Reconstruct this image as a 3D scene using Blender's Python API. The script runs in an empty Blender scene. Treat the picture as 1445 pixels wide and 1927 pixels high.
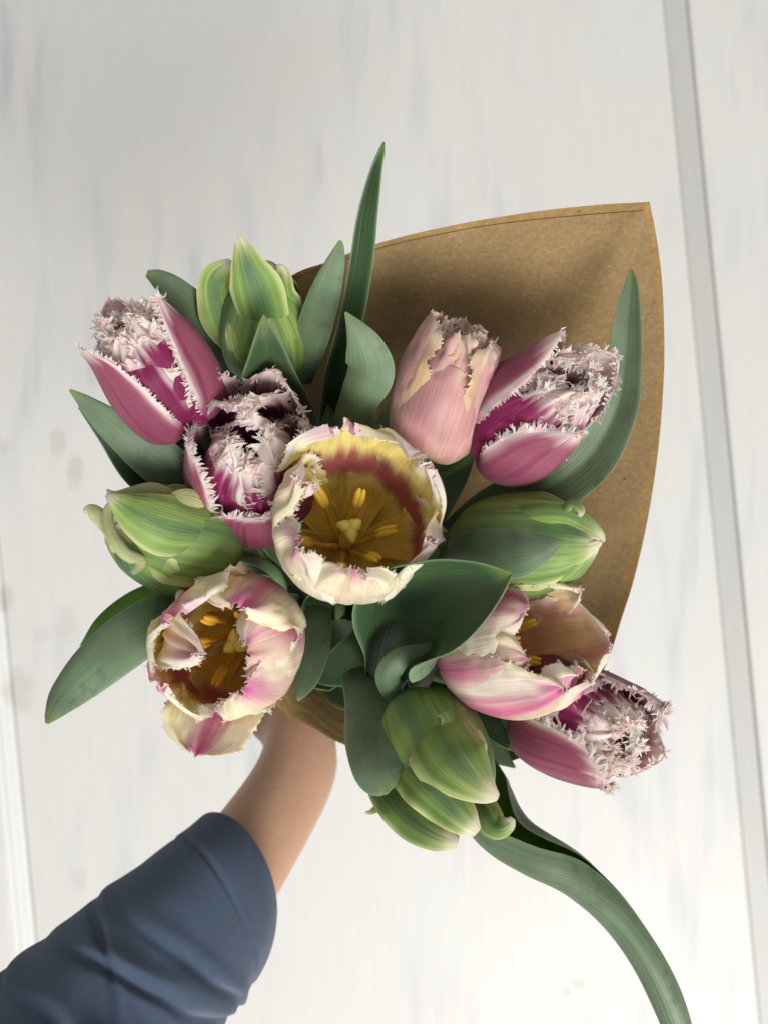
import bpy, math, random
import numpy as np
from mathutils import Vector, Matrix

random.seed(7)
rng = np.random.default_rng(7)
SC = bpy.context.scene
COL = SC.collection

# ------------------------------------------------------------------ camera
H = 1.38                                  # camera height above the white boards
FOCAL, SENS = 26.0, 24.0                  # phone main camera, portrait
K = SENS / FOCAL / 1445.0                 # metres per photo pixel at one metre
cam_d = bpy.data.cameras.new('camera')
cam = bpy.data.objects.new('camera', cam_d)
COL.objects.link(cam)
cam.location = (0, 0, H)
cam_d.sensor_fit = 'HORIZONTAL'
cam_d.sensor_width = SENS
cam_d.lens = FOCAL
cam_d.clip_start = 0.02
cam_d.clip_end = 50
cam_d.dof.use_dof = True
cam_d.dof.focus_distance = 0.362
cam_d.dof.aperture_fstop = 8.0
SC.camera = cam

# ------------------------------------------------------------------ light (soft window light from the foot of the picture)
world = bpy.data.worlds.new('World')
SC.world = world
world.use_nodes = True
bg = world.node_tree.nodes['Background']
bg.inputs[0].default_value = (1.0, 0.99, 0.97, 1)
bg.inputs[1].default_value = 0.315

def area(name, loc, target, sx, sy, power, colr):
    d = bpy.data.lights.new(name, 'AREA')
    d.shape = 'RECTANGLE'; d.size = sx; d.size_y = sy
    d.energy = power; d.color = colr
    o = bpy.data.objects.new(name, d); COL.objects.link(o)
    o.location = loc
    o.rotation_euler = (Vector(target) - Vector(loc)).to_track_quat('-Z', 'Y').to_euler()
    return o
area('window_light', (2.5, -4.9, 6.5), (0, 0, 0.6), 4.2, 3.4, 655, (1.0, 0.988, 0.970))

SC.view_settings.view_transform = 'Standard'
SC.view_settings.look = 'None'
SC.view_settings.exposure = 0.30
SC.view_settings.gamma = 1.0
SC.cycles.use_denoising = True
SC.cycles.max_bounces = 10
SC.cycles.transmission_bounces = 6

# ------------------------------------------------------------------ helpers
def at(px, py, d):
    """point d metres below the camera, seen at that place of the photograph"""
    return np.array([(px - 722.5) * K * d, -(py - 963.5) * K * d, H - d])

def lin(c):
    c = np.asarray(c, float) / 255.0
    return np.where(c <= 0.04045, c / 12.92, ((c + 0.055) / 1.055) ** 2.4)

def nrm(a):
    a = np.asarray(a, float)
    return a / np.maximum(np.linalg.norm(a, axis=-1, keepdims=True), 1e-9)

def catmull(P, n, arc=False):
    """Catmull-Rom through the rows of P, n samples"""
    P = np.asarray(P, float)
    m = len(P)
    Q = np.vstack([2 * P[0] - P[1], P, 2 * P[-1] - P[-2]])
    def ev(t):
        i = np.clip(np.floor(t).astype(int), 0, m - 2)
        f = (t - i)[:, None]
        a, b, c, d = Q[i], Q[i + 1], Q[i + 2], Q[i + 3]
        return 0.5 * (2 * b + (c - a) * f + (2 * a - 5 * b + 4 * c - d) * f ** 2 + (3 * b - a - 3 * c + d) * f ** 3)
    if not arc:
        return ev(np.linspace(0, m - 1, n))
    t = np.linspace(0, m - 1, 200)
    E = ev(t)
    s = np.concatenate([[0], np.cumsum(np.linalg.norm(np.diff(E[:, :3], axis=0), axis=1))])
    return ev(np.interp(np.linspace(0, s[-1], n), s, t))

class VN:
    """tileable value noise"""
    def __init__(self, seed):
        self.g = np.random.default_rng(seed).random((64, 64))
    def __call__(self, x, y):
        x = np.asarray(x, float); y = np.asarray(y, float)
        xi = np.floor(x).astype(int); yi = np.floor(y).astype(int)
        fx = x - xi; fy = y - yi
        fx = fx * fx * (3 - 2 * fx); fy = fy * fy * (3 - 2 * fy)
        g = self.g
        a = g[xi % 64, yi % 64]; b = g[(xi + 1) % 64, yi % 64]
        c = g[xi % 64, (yi + 1) % 64]; d = g[(xi + 1) % 64, (yi + 1) % 64]
        return a * (1 - fx) * (1 - fy) + b * fx * (1 - fy) + c * (1 - fx) * fy + d * fx * fy

def sstep(a, b, x):
    t = np.clip((x - a) / (b - a), 0, 1)
    return t * t * (3 - 2 * t)

def mixc(a, b, f):
    f = np.asarray(f)[..., None]
    return a * (1 - f) + b * f

def mesh_obj(name, V, F, mat, parent=None, cols=None, uvs=None, smooth=True, base=None, sharp=None):
    V = np.asarray(V, float)
    if base is None:
        base = np.array(parent['_w']) if parent is not None and '_w' in parent else np.zeros(3)
    me = bpy.data.meshes.new(name)
    me.from_pydata((V - base).tolist(), [], F)
    if smooth:
        me.polygons.foreach_set('use_smooth', [True] * len(me.polygons))
    if cols is not None:
        ca = me.color_attributes.new('Col', 'FLOAT_COLOR', 'POINT')
        c4 = np.ones((len(V), 4)); c4[:, :3] = cols
        ca.data.foreach_set('color', c4.ravel())
    if uvs is not None:
        ul = me.uv_layers.new(name='UVMap')
        li = np.empty(len(me.loops), dtype=int)
        me.loops.foreach_get('vertex_index', li)
        ul.data.foreach_set('uv', np.asarray(uvs)[li].ravel())
    me.materials.append(mat)
    if sharp is not None:
        ne = len(me.edges); ev = np.empty(ne * 2, dtype=np.int64); me.edges.foreach_get('vertices', ev)
        ev = np.sort(ev.reshape(-1, 2), axis=1); big = len(V) + 1
        want = np.sort(sharp, axis=1)
        at_ = me.attributes.new('sharp_edge', 'BOOLEAN', 'EDGE')
        at_.data.foreach_set('value', np.isin(ev[:, 0] * big + ev[:, 1], want[:, 0] * big + want[:, 1]))
    me.update()
    o = bpy.data.objects.new(name, me)
    COL.objects.link(o)
    if parent is not None:
        o.parent = parent
    return o

def root_empty(name, loc, label, cat, group=None):
    o = bpy.data.objects.new(name, None)
    COL.objects.link(o)
    o.location = loc
    o.empty_display_size = 0.02
    o['_w'] = [float(x) for x in loc]
    o['label'] = label; o['category'] = cat
    if group: o['group'] = group
    return o

def grid_normals(P):
    du = np.gradient(P, axis=1); dv = np.gradient(P, axis=0)
    return nrm(np.cross(du, dv))

def sheet(name, P, thick, cT, cB, mat, parent, uvs):
    """closed thin shell from a grid of points (rows along, columns across)"""
    nv, nu = P.shape[:2]
    N = grid_normals(P)
    taper = np.ones((nv, nu, 1)); taper[-1] = 0.4; taper[0] = 0.6; taper[:, 0] = 0.45; taper[:, -1] = 0.45
    Vt = P + N * thick * 0.5 * taper; Vb = P - N * thick * 0.5 * taper
    V = np.vstack([Vt.reshape(-1, 3), Vb.reshape(-1, 3)])
    idx = np.arange(nv * nu).reshape(nv, nu)
    a = idx[:-1, :-1].ravel(); b = idx[:-1, 1:].ravel(); c = idx[1:, 1:].ravel(); d = idx[1:, :-1].ravel()
    o = nv * nu
    F = np.stack([a, b, c, d], 1).tolist() + np.stack([d + o, c + o, b + o, a + o], 1).tolist()
    rim = np.concatenate([idx[0, :], idx[1:, -1], idx[-1, -2::-1], idx[-2:0:-1, 0]])
    r2 = np.roll(rim, -1)
    F += np.stack([r2, rim, rim + o, r2 + o], 1).tolist()
    cols = np.vstack([cT.reshape(-1, 3), cB.reshape(-1, 3)])
    u = uvs.reshape(-1, 2)
    sh = np.vstack([np.stack([rim, r2], 1), np.stack([rim + o, r2 + o], 1)])
    return mesh_obj(name, V, F, mat, parent, cols, np.vstack([u, u + [0, 3.0]]), sharp=sh)

def tube(name, C, R, mat, parent, nseg=12, cols=None, closed=True):
    """tapered tube along the rows of C with radii R"""
    C = np.asarray(C, float); n = len(C)
    R = np.broadcast_to(np.asarray(R, float), (n,))
    T = nrm(np.gradient(C, axis=0))
    ref = np.array([0.31, 0.2, 0.93])
    A = nrm(np.cross(T, ref)); B = np.cross(T, A)
    th = np.linspace(0, 2 * math.pi, nseg, endpoint=False)
    V = C[:, None, :] + R[:, None, None] * (np.cos(th)[None, :, None] * A[:, None, :] + np.sin(th)[None, :, None] * B[:, None, :])
    V = V.reshape(-1, 3)
    F = []
    for i in range(n - 1):
        for j in range(nseg):
            k = (j + 1) % nseg
            F.append([i * nseg + j, i * nseg + k, (i + 1) * nseg + k, (i + 1) * nseg + j])
    F.append(list(range(nseg))[::-1]); F.append([(n - 1) * nseg + j for j in range(nseg)])
    uv = np.stack([np.tile(np.arange(nseg) / nseg, n), np.repeat(np.linspace(0, 1, n), nseg)], 1)
    if cols is not None and np.ndim(cols) == 2:
        cols = np.repeat(np.asarray(cols), nseg, axis=0)
    elif cols is not None:
        cols = np.tile(cols, (n * nseg, 1))
    return mesh_obj(name, V, F, mat, parent, cols, uv)

# ------------------------------------------------------------------ materials
def new_mat(name):
    m = bpy.data.materials.new(name); m.use_nodes = True
    nt = m.node_tree; nt.nodes.clear()
    return m, nt, (lambda t, **k: _node(nt, t, **k)), nt.links.new

def _node(nt, t, **k):
    n = nt.nodes.new(t)
    for a, b in k.items():
        setattr(n, a, b)
    return n

def plant_mat(name, rough, transl, streak, streak_scale, spots=0.0, bump=0.15, sheen=0.0, spec=0.35, sss=0.0):
    m, nt, N, L = new_mat(name)
    out = N('ShaderNodeOutputMaterial')
    col = N('ShaderNodeAttribute', attribute_name='Col')
    uv = N('ShaderNodeUVMap', uv_map='UVMap')
    mp = N('ShaderNodeMapping'); mp.inputs['Scale'].default_value = (streak_scale, 2.2, 1)
    L(uv.outputs[0], mp.inputs[0])
    nz = N('ShaderNodeTexNoise'); nz.inputs['Scale'].default_value = 1.0; nz.inputs['Detail'].default_value = 4
    L(mp.outputs[0], nz.inputs[0])
    geo = N('ShaderNodeTexCoord')
    nz2 = N('ShaderNodeTexNoise'); nz2.inputs['Scale'].default_value = 70; nz2.inputs['Detail'].default_value = 5
    L(geo.outputs['Object'], nz2.inputs[0])
    r1 = N('ShaderNodeMapRange'); r1.inputs[1].default_value = 0.3; r1.inputs[2].default_value = 0.7
    r1.inputs[3].default_value = 1 - streak; r1.inputs[4].default_value = 1 + streak
    L(nz.outputs[0], r1.inputs[0])
    r2 = N('ShaderNodeMapRange'); r2.inputs[1].default_value = 0.3; r2.inputs[2].default_value = 0.7
    r2.inputs[3].default_value = 0.88; r2.inputs[4].default_value = 1.1
    L(nz2.outputs[0], r2.inputs[0])
    mu = N('ShaderNodeMath', operation='MULTIPLY'); L(r1.outputs[0], mu.inputs[0]); L(r2.outputs[0], mu.inputs[1])
    vm = N('ShaderNodeVectorMath', operation='SCALE'); L(col.outputs['Color'], vm.inputs[0]); L(mu.outputs[0], vm.inputs['Scale'])
    base = vm.outputs[0]
    if spots:                              # rubbed patches in the waxy bloom of the leaf
        n3 = N('ShaderNodeTexNoise'); n3.inputs['Scale'].default_value = 70; n3.inputs['Detail'].default_value = 6; n3.inputs['Roughness'].default_value = 0.7
        mp3 = N('ShaderNodeMapping'); mp3.inputs['Scale'].default_value = (1, .6, 1); L(geo.outputs['Object'], mp3.inputs[0]); L(mp3.outputs[0], n3.inputs[0])
        r3 = N('ShaderNodeMapRange'); r3.inputs[1].default_value = 0.565; r3.inputs[2].default_value = 0.68; r3.inputs[4].default_value = spots
        L(n3.outputs[0], r3.inputs[0])
        mx = N('ShaderNodeMix', data_type='RGBA'); L(r3.outputs[0], mx.inputs[0]); L(base, mx.inputs[6]); mx.inputs[7].default_value = (0.045, 0.095, 0.03, 1)
        base = mx.outputs[2]
    p = N('ShaderNodeBsdfPrincipled'); L(base, p.inputs['Base Color'])
    p.inputs['Roughness'].default_value = rough
    p.inputs['Specular IOR Level'].default_value = spec
    if sheen:
        p.inputs['Sheen Weight'].default_value = sheen; p.inputs['Sheen Roughness'].default_value = 0.4
    if sss:
        p.inputs['Subsurface Weight'].default_value = sss
        p.inputs['Subsurface Radius'].default_value = (0.004, 0.002, 0.0015)
        p.inputs['Subsurface Scale'].default_value = 1.0
    bp = N('ShaderNodeBump'); bp.inputs['Strength'].default_value = bump; bp.inputs['Distance'].default_value = 0.0006
    L(nz.outputs[0], bp.inputs['Height']); L(bp.outputs[0], p.inputs['Normal'])
    tr = N('ShaderNodeBsdfTranslucent'); L(base, tr.inputs[0])
    ms = N('ShaderNodeMixShader'); ms.inputs[0].default_value = transl
    L(p.outputs[0], ms.inputs[1]); L(tr.outputs[0], ms.inputs[2]); L(ms.outputs[0], out.inputs[0])
    return m

M_PETAL = plant_mat('petal', 0.5, 0.42, 0.12, 44, bump=0.5, sheen=0.15)
M_GREENPETAL = plant_mat('green_petal', 0.5, 0.24, 0.14, 40, bump=0.8)
M_FRINGE = plant_mat('fringe', 0.5, 0.5, 0.05, 5, bump=0.0)
M_LEAF = plant_mat('leaf', 0.45, 0.12, 0.17, 60, spots=0.6, bump=0.45, sheen=0.08, spec=0.45)
M_STEM = plant_mat('stem', 0.5, 0.0, 0.08, 10, bump=0.1)
M_STAMEN = plant_mat('stamen', 0.55, 0.15, 0.12, 8, bump=0.3)

# ------------------------------------------------------------------ the white painted boards
def floor_mat():
    m, nt, N, L = new_mat('white_paint')
    out = N('ShaderNodeOutputMaterial'); p = N('ShaderNodeBsdfPrincipled')
    tc = N('ShaderNodeTexCoord')
    mp = N('ShaderNodeMapping'); mp.inputs['Scale'].default_value = (22, 3.4, 1); L(tc.outputs['Object'], mp.inputs[0])
    n1 = N('ShaderNodeTexNoise'); n1.inputs['Scale'].default_value = 1; n1.inputs['Detail'].default_value = 3; L(mp.outputs[0], n1.inputs[0])
    mp2 = N('ShaderNodeMapping'); mp2.inputs['Scale'].default_value = (3.2, 2.2, 1); L(tc.outputs['Object'], mp2.inputs[0])
    n2 = N('ShaderNodeTexNoise'); n2.inputs['Scale'].default_value = 1; n2.inputs['Detail'].default_value = 2; L(mp2.outputs[0], n2.inputs[0])
    s1 = N('ShaderNodeMapRange'); s1.inputs[1].default_value = 0.50; s1.inputs[2].default_value = 0.74; L(n1.outputs[0], s1.inputs[0])
    s2 = N('ShaderNodeMapRange'); s2.inputs[1].default_value = 0.40; s2.inputs[2].default_value = 0.60; L(n2.outputs[0], s2.inputs[0])
    mu = N('ShaderNodeMath', operation='MULTIPLY'); L(s1.outputs[0], mu.inputs[0]); L(s2.outputs[0], mu.inputs[1])
    mx = N('ShaderNodeMix', data_type='RGBA'); L(mu.outputs[0], mx.inputs[0])
    mx.inputs[6].default_value = (0.672, 0.660, 0.636, 1); mx.inputs[7].default_value = (0.53, 0.53, 0.555, 1)
    # faint warm/cool drift of the paint
    n4 = N('ShaderNodeTexNoise'); n4.inputs['Scale'].default_value = 3.0; L(tc.outputs['Object'], n4.inputs[0])
    mx2 = N('ShaderNodeMix', data_type='RGBA'); mx2.blend_type = 'MULTIPLY'; mx2.inputs[0].default_value = 1.0
    cr = N('ShaderNodeMix', data_type='RGBA'); L(n4.outputs[0], cr.inputs[0]); cr.inputs[6].default_value = (1.0, 0.985, 0.965, 1); cr.inputs[7].default_value = (0.975, 0.99, 1.0, 1)
    L(mx.outputs[2], mx2.inputs[6]); L(cr.outputs[2], mx2.inputs[7])
    cur = mx2.outputs[2]
    mpg = N('ShaderNodeMapping'); mpg.inputs['Scale'].default_value = (160, 9, 1); mpg.inputs['Rotation'].default_value = (0, 0, -.09); L(tc.outputs['Object'], mpg.inputs[0])
    ng = N('ShaderNodeTexNoise'); ng.inputs['Scale'].default_value = 1; ng.inputs['Detail'].default_value = 6; L(mpg.outputs[0], ng.inputs[0])
    mg = N('ShaderNodeMapRange'); mg.inputs[1].default_value = .3; mg.inputs[2].default_value = .7; mg.inputs[3].default_value = .972; mg.inputs[4].default_value = 1.022; L(ng.outputs[0], mg.inputs[0])
    vg = N('ShaderNodeVectorMath', operation='SCALE'); L(cur, vg.inputs[0]); L(mg.outputs[0], vg.inputs['Scale']); cur = vg.outputs[0]
    # small beige and grey stains, each with its own place and size
    stains = [(110, 830, 17, 30, .45), (142, 885, 18, 34, .55), (8, 840, 12, 14, .3), (10, 1125, 16, 26, .55), (125, 1175, 22, 32, .25), (80, 1195, 16, 14, .25),
              (35, 1300, 30, 42, .45), (150, 1655, 14, 22, .3), (1088, 1852, 13, 9, .55), (1066, 1866, 8, 10, .5), (600, 310, 9, 42, .3)]
    for (px, py, rx, ry, a) in stains:
        c = at(px, py, H)
        v = N('ShaderNodeVectorMath', operation='SUBTRACT'); L(tc.outputs['Object'], v.inputs[0]); v.inputs[1].default_value = (c[0], c[1], 0)
        n5 = N('ShaderNodeTexNoise'); n5.inputs['Scale'].default_value = 45; L(tc.outputs['Object'], n5.inputs[0])
        sc = N('ShaderNodeVectorMath', operation='MULTIPLY'); L(v.outputs[0], sc.inputs[0]); sc.inputs[1].default_value = (1 / (rx * K * H), 1 / (ry * K * H), 0)
        ln = N('ShaderNodeVectorMath', operation='LENGTH'); L(sc.outputs[0], ln.inputs[0])
        ad = N('ShaderNodeMath', operation='ADD'); L(ln.outputs['Value'], ad.inputs[0]); L(n5.outputs[0], ad.inputs[1])
        mr = N('ShaderNodeMapRange'); mr.inputs[1].default_value = 1.1; mr.inputs[2].default_value = 1.7; mr.inputs[3].default_value = a; mr.inputs[4].default_value = 0
        L(ad.outputs[0], mr.inputs[0])
        mm = N('ShaderNodeMix', data_type='RGBA'); L(mr.outputs[0], mm.inputs[0]); L(cur, mm.inputs[6]); mm.inputs[7].default_value = (0.50, 0.47, 0.40, 1)
        cur = mm.outputs[2]
    L(cur, p.inputs['Base Color'])
    p.inputs['Roughness'].default_value = 0.5
    bp = N('ShaderNodeBump'); bp.inputs['Strength'].default_value = 0.2; bp.inputs['Distance'].default_value = 0.002
    L(n1.outputs[0], bp.inputs['Height']); L(bp.outputs[0], p.inputs['Normal'])
    L(p.outputs[0], out.inputs[0])
    return m
M_FLOOR = floor_mat()
M_GROOVE = M_FLOOR.copy(); M_GROOVE.name = 'groove_shade_paint'  # board paint made greyer: shade of the groove put into the colour
M_BEAD = M_FLOOR.copy(); M_BEAD.name = 'whiter_paint'  # board paint in a whiter tone, for the bead strips
for _n in M_BEAD.node_tree.nodes:
    if _n.type == 'MIX' and abs(_n.inputs[6].default_value[0] - .672) < .01: _n.inputs[6].default_value = (.79, .785, .77, 1); _n.inputs[7].default_value = (.76, .76, .77, 1)
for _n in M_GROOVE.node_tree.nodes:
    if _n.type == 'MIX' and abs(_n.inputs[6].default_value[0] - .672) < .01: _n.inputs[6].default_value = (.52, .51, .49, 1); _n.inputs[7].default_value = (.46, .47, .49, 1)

def board(name, x0, x1, z, mat, parent, bev=0.006, ang=0.0, y0=-1.9, y1=1.9, depth=0.03, side=(1, 1)):
    """one long board with softly rounded long edges"""
    pr = [(x0, z - depth)]
    n = 6
    for i in range(n + 1):
        t = i / n * math.pi / 2
        pr.append((x0 + bev * (1 - math.sin(t)) if False else x0 + bev * (1 - math.cos(t)), z - bev + bev * math.sin(t)))
    for i in range(n + 1):
        t = math.pi / 2 - i / n * math.pi / 2
        pr.append((x1 - bev * (1 - math.cos(t)), z - bev + bev * math.sin(t)))
    pr.append((x1, z - depth))
    ca, sa = math.cos(ang), math.sin(ang)
    V = []
    for y in (y0, y1):
        for (x, zz) in pr:
            V.append((x * ca - y * sa, x * sa + y * ca, zz))
    m_ = len(pr)
    F = [[i, i + 1, m_ + i + 1, m_ + i] for i in range(m_ - 1)] + [[m_ - 1, 0, m_, 2 * m_ - 1], list(range(m_))[::-1], [m_ + i for i in range(m_)]]
    F = [list(reversed(f)) for f in F]
    return mesh_obj(name, V, F, mat, parent, smooth=False)

ANG = math.radians(5.4)
floor_base = mesh_obj('floor', [(-3, -3, -0.032), (3, -3, -0.032), (3, 3, -0.032), (-3, 3, -0.032)], [[0, 1, 2, 3]], M_FLOOR, smooth=False)
floor_base['kind'] = 'structure'; floor_base['label'] = 'white painted boards lying under the bouquet'
def floor_x(px, py):                                  # across-board coordinate of a photo pixel on the boards
    p = at(px, py, H)
    return p[0] * math.cos(ANG) + p[1] * math.sin(ANG)
xr0, xr1 = floor_x(1258, 100), floor_x(1303, 100)     # recessed grey strip on the right
xl0, xl1 = floor_x(-2, 1500), floor_x(42, 1500)        # bright raised bead on the left
board('plank', xl1, xr0, 0.0, M_FLOOR, floor_base, ang=ANG, bev=0.004)
board('plank', xr1, xr1 + 1.2, 0.002, M_FLOOR, floor_base, ang=ANG, bev=0.004)
board('plank', xl0 - 1.2, xl0, 0.0, M_FLOOR, floor_base, ang=ANG, bev=0.006)
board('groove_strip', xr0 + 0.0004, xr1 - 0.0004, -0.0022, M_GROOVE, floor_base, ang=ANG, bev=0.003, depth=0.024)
wbead = (xl1 - xl0 - 0.0008) / 3
for i in range(3):
    board('bead_strip', xl0 + 0.0004 + i * wbead, xl0 + (i + 1) * wbead, 0.003 if i != 1 else 0.0015, M_BEAD, floor_base, ang=ANG, bev=0.002)

# ------------------------------------------------------------------ kraft paper
def kraft_mat(name, c0, c1):
    m, nt, N, L = new_mat(name)
    out = N('ShaderNodeOutputMaterial'); p = N('ShaderNodeBsdfPrincipled')
    tc = N('ShaderNodeTexCoord')
    n1 = N('ShaderNodeTexNoise'); n1.inputs['Scale'].default_value = 420; n1.inputs['Detail'].default_value = 6; n1.inputs['Roughness'].default_value = 0.7
    L(tc.outputs['Object'], n1.inputs[0])
    n2 = N('ShaderNodeTexNoise'); n2.inputs['Scale'].default_value = 35; n2.inputs['Detail'].default_value = 4; L(tc.outputs['Object'], n2.inputs[0])
    mx = N('ShaderNodeMix', data_type='RGBA'); L(n1.outputs[0], mx.inputs[0]); mx.inputs[6].default_value = (*c0, 1); mx.inputs[7].default_value = (*c1, 1)
    mx2 = N('ShaderNodeMix', data_type='RGBA'); mx2.blend_type = 'MULTIPLY'; mx2.inputs[0].default_value = 0.35
    L(mx.outputs[2], mx2.inputs[6]); L(n2.outputs[0], mx2.inputs[7])
    # dark specks and pale fibres
    vo = N('ShaderNodeTexVoronoi'); vo.inputs['Scale'].default_value = 110; L(tc.outputs['Object'], vo.inputs[0])
    sp = N('ShaderNodeMapRange'); sp.inputs[1].default_value = 0.07; sp.inputs[2].default_value = 0.11; sp.inputs[3].default_value = 1; sp.inputs[4].default_value = 0
    L(vo.outputs['Distance'], sp.inputs[0])
    wn = N('ShaderNodeSeparateColor'); L(vo.outputs['Color'], wn.inputs[0])
    gt = N('ShaderNodeMath', operation='GREATER_THAN'); gt.inputs[1].default_value = 0.6; L(wn.outputs[0], gt.inputs[0])
    mu = N('ShaderNodeMath', operation='MULTIPLY'); L(sp.outputs[0], mu.inputs[0]); L(gt.outputs[0], mu.inputs[1])
    mu2 = N('ShaderNodeMath', operation='MULTIPLY'); L(mu.outputs[0], mu2.inputs[0]); mu2.inputs[1].default_value = 0.5
    mx3 = N('ShaderNodeMix', data_type='RGBA'); L(mu2.outputs[0], mx3.inputs[0]); L(mx2.outputs[2], mx3.inputs[6]); mx3.inputs[7].default_value = (0.06, 0.03, 0.012, 1)
    mpf = N('ShaderNodeMapping'); mpf.inputs['Scale'].default_value = (260, 900, 500); mpf.inputs['Rotation'].default_value = (0, 0, 0.5); L(tc.outputs['Object'], mpf.inputs[0])
    nf = N('ShaderNodeTexNoise'); nf.inputs['Scale'].default_value = 1; nf.inputs['Detail'].default_value = 1; L(mpf.outputs[0], nf.inputs[0])
    rf = N('ShaderNodeMapRange'); rf.inputs[1].default_value = 0.66; rf.inputs[2].default_value = 0.78; rf.inputs[4].default_value = 0.5; L(nf.outputs[0], rf.inputs[0])
    mx4 = N('ShaderNodeMix', data_type='RGBA'); L(rf.outputs[0], mx4.inputs[0]); L(mx3.outputs[2], mx4.inputs[6]); mx4.inputs[7].default_value = (0.55, 0.38, 0.19, 1)
    L(mx4.outputs[2], p.inputs['Base Color'])
    p.inputs['Roughness'].default_value = 0.72; p.inputs['Specular IOR Level'].default_value = 0.25
    bp = N('ShaderNodeBump'); bp.inputs['Strength'].default_value = 0.25; bp.inputs['Distance'].default_value = 0.0004
    L(n1.outputs[0], bp.inputs['Height']); L(bp.outputs[0], p.inputs['Normal'])
    L(p.outputs[0], out.inputs[0])
    return m
M_KRAFT = kraft_mat('kraft_inner', (0.19, 0.115, 0.042), (0.54, 0.37, 0.18))
M_KRAFT2 = kraft_mat('kraft_outer', (0.24, 0.135, 0.04), (0.58, 0.37, 0.15))

GRIP = at(600, 1235, 0.575)                                   # where the hand closes on the bundle
MOUTH = at(760, 960, 0.40)
AX = nrm(MOUTH - GRIP)                                        # bouquet axis

RIM = [(1222, 380), (1130, 385), (1020, 396), (900, 415), (800, 435), (700, 461), (620, 490), (540, 525), (475, 620), (440, 780), (425, 1000), (432, 1150), (470, 1265), (530, 1335),
       (590, 1370), (650, 1402), (780, 1440), (920, 1441), (1020, 1405), (1095, 1330), (1142, 1250), (1170, 1165), (1195, 1080), (1218, 980), (1234, 880), (1244, 790), (1249, 700), (1249, 620), (1246, 540), (1236, 455), (1222, 380)]

def paper(inset, lift, name, mat, parent):
    """cone of paper: straight rulings that fan out from the grip; the sheet's outline is cut from it"""
    g0 = np.array([600.0, 1235.0]); d0 = .575
    R2 = np.array(RIM, float)
    rim = catmull(np.c_[R2, np.zeros(len(R2))], 241)[:, :2]
    k0 = 90
    rim = np.vstack([rim[k0:-1], rim[:k0 + 1]])
    rel = rim - g0
    th = np.unwrap(np.arctan2(-rel[:, 1], rel[:, 0])); rho = np.hypot(rel[:, 0], rel[:, 1])
    # depth drop per pixel, smooth round the cone
    tk = np.radians([-180, -135, -90, -60, -35, 0, 35, 60, 90, 125, 150, 180]); sk = np.array([3.3, 4.8, 5.0, 3.8, 3.0, 2.35, 2.0, 1.85, 2.1, 2.7, 3.1, 3.3]) * 1e-4
    tm = (th + math.pi) % (2 * math.pi) - math.pi
    sl = np.interp(tm, tk, sk)
    for _ in range(3): sl = np.convolve(np.pad(sl[:-1], 20, mode='wrap'), np.ones(41) / 41, 'valid'); sl = np.append(sl, sl[0])
    nt_ = 40
    ts = np.linspace(0, 1, nt_)
    cut = np.zeros(len(th))
    if inset:
        corner = np.exp(-((tm - math.radians(54)) / .55) ** 2)
        side_top = sstep(math.radians(56), math.radians(70), tm)
        cut = (13 + 5 * corner + 3 * np.sin(tm * 7)) * (1 - .35 * side_top)
    P = np.zeros((nt_, len(th), 3))
    for j, t in enumerate(ts):
        for i in range(len(th)):
            r = 34 + (rho[i] - cut[i] - 34) * t
            if t == 0: r = 34
            d = d0 - sl[i] * r * (1 + .05 * math.sin(math.pi * t)) + .004 * math.sin(3 * tm[i] + 1) * t
            x = g0[0] + math.cos(th[i]) * r; y = g0[1] - math.sin(th[i]) * r
            P[j, i] = at(x, y, d)
    # narrow tail of the cone that runs down through the hand
    c0 = P[0]
    tail = [c0 * (1 - f) + (GRIP - AX * .02 + (c0 - c0.mean(0)) * k) * f for f, k in ((1, .9),)]
    tail = [GRIP - AX * h + (c0 - c0.mean(0)) * k for h, k in ((.125, 1.9), (.09, 1.75), (.055, 1.7), (.02, 1.6))]
    P = np.concatenate([np.array(tail), P[2:]], 0)
    N = grid_normals(P)
    if np.mean(N[-10:, :, 2]) < 0: N = -N
    kn = VN(91)
    jj, ii = np.meshgrid(np.arange(P.shape[1]), np.arange(P.shape[0]))
    P = P + N * lift + N * (.0016 * (kn(ii / 9.0, jj / 14.0) - .5) + .0008 * (kn(ii / 3.5 + 9, jj / 6.0) - .5))[..., None]
    c = np.zeros(P.shape); uv = np.zeros(P.shape[:2] + (2,))
    return sheet(name, P, .00035, c, c, mat, parent, uv)

wrap = root_empty('paper_wrap', GRIP, 'brown kraft paper cone wrapped round the tulips, open to the upper right', 'wrapping paper')
paper(0, 0.0, 'outer_sheet', M_KRAFT2, wrap)
paper(1, 0.0012, 'inner_sheet', M_KRAFT, wrap)

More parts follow.
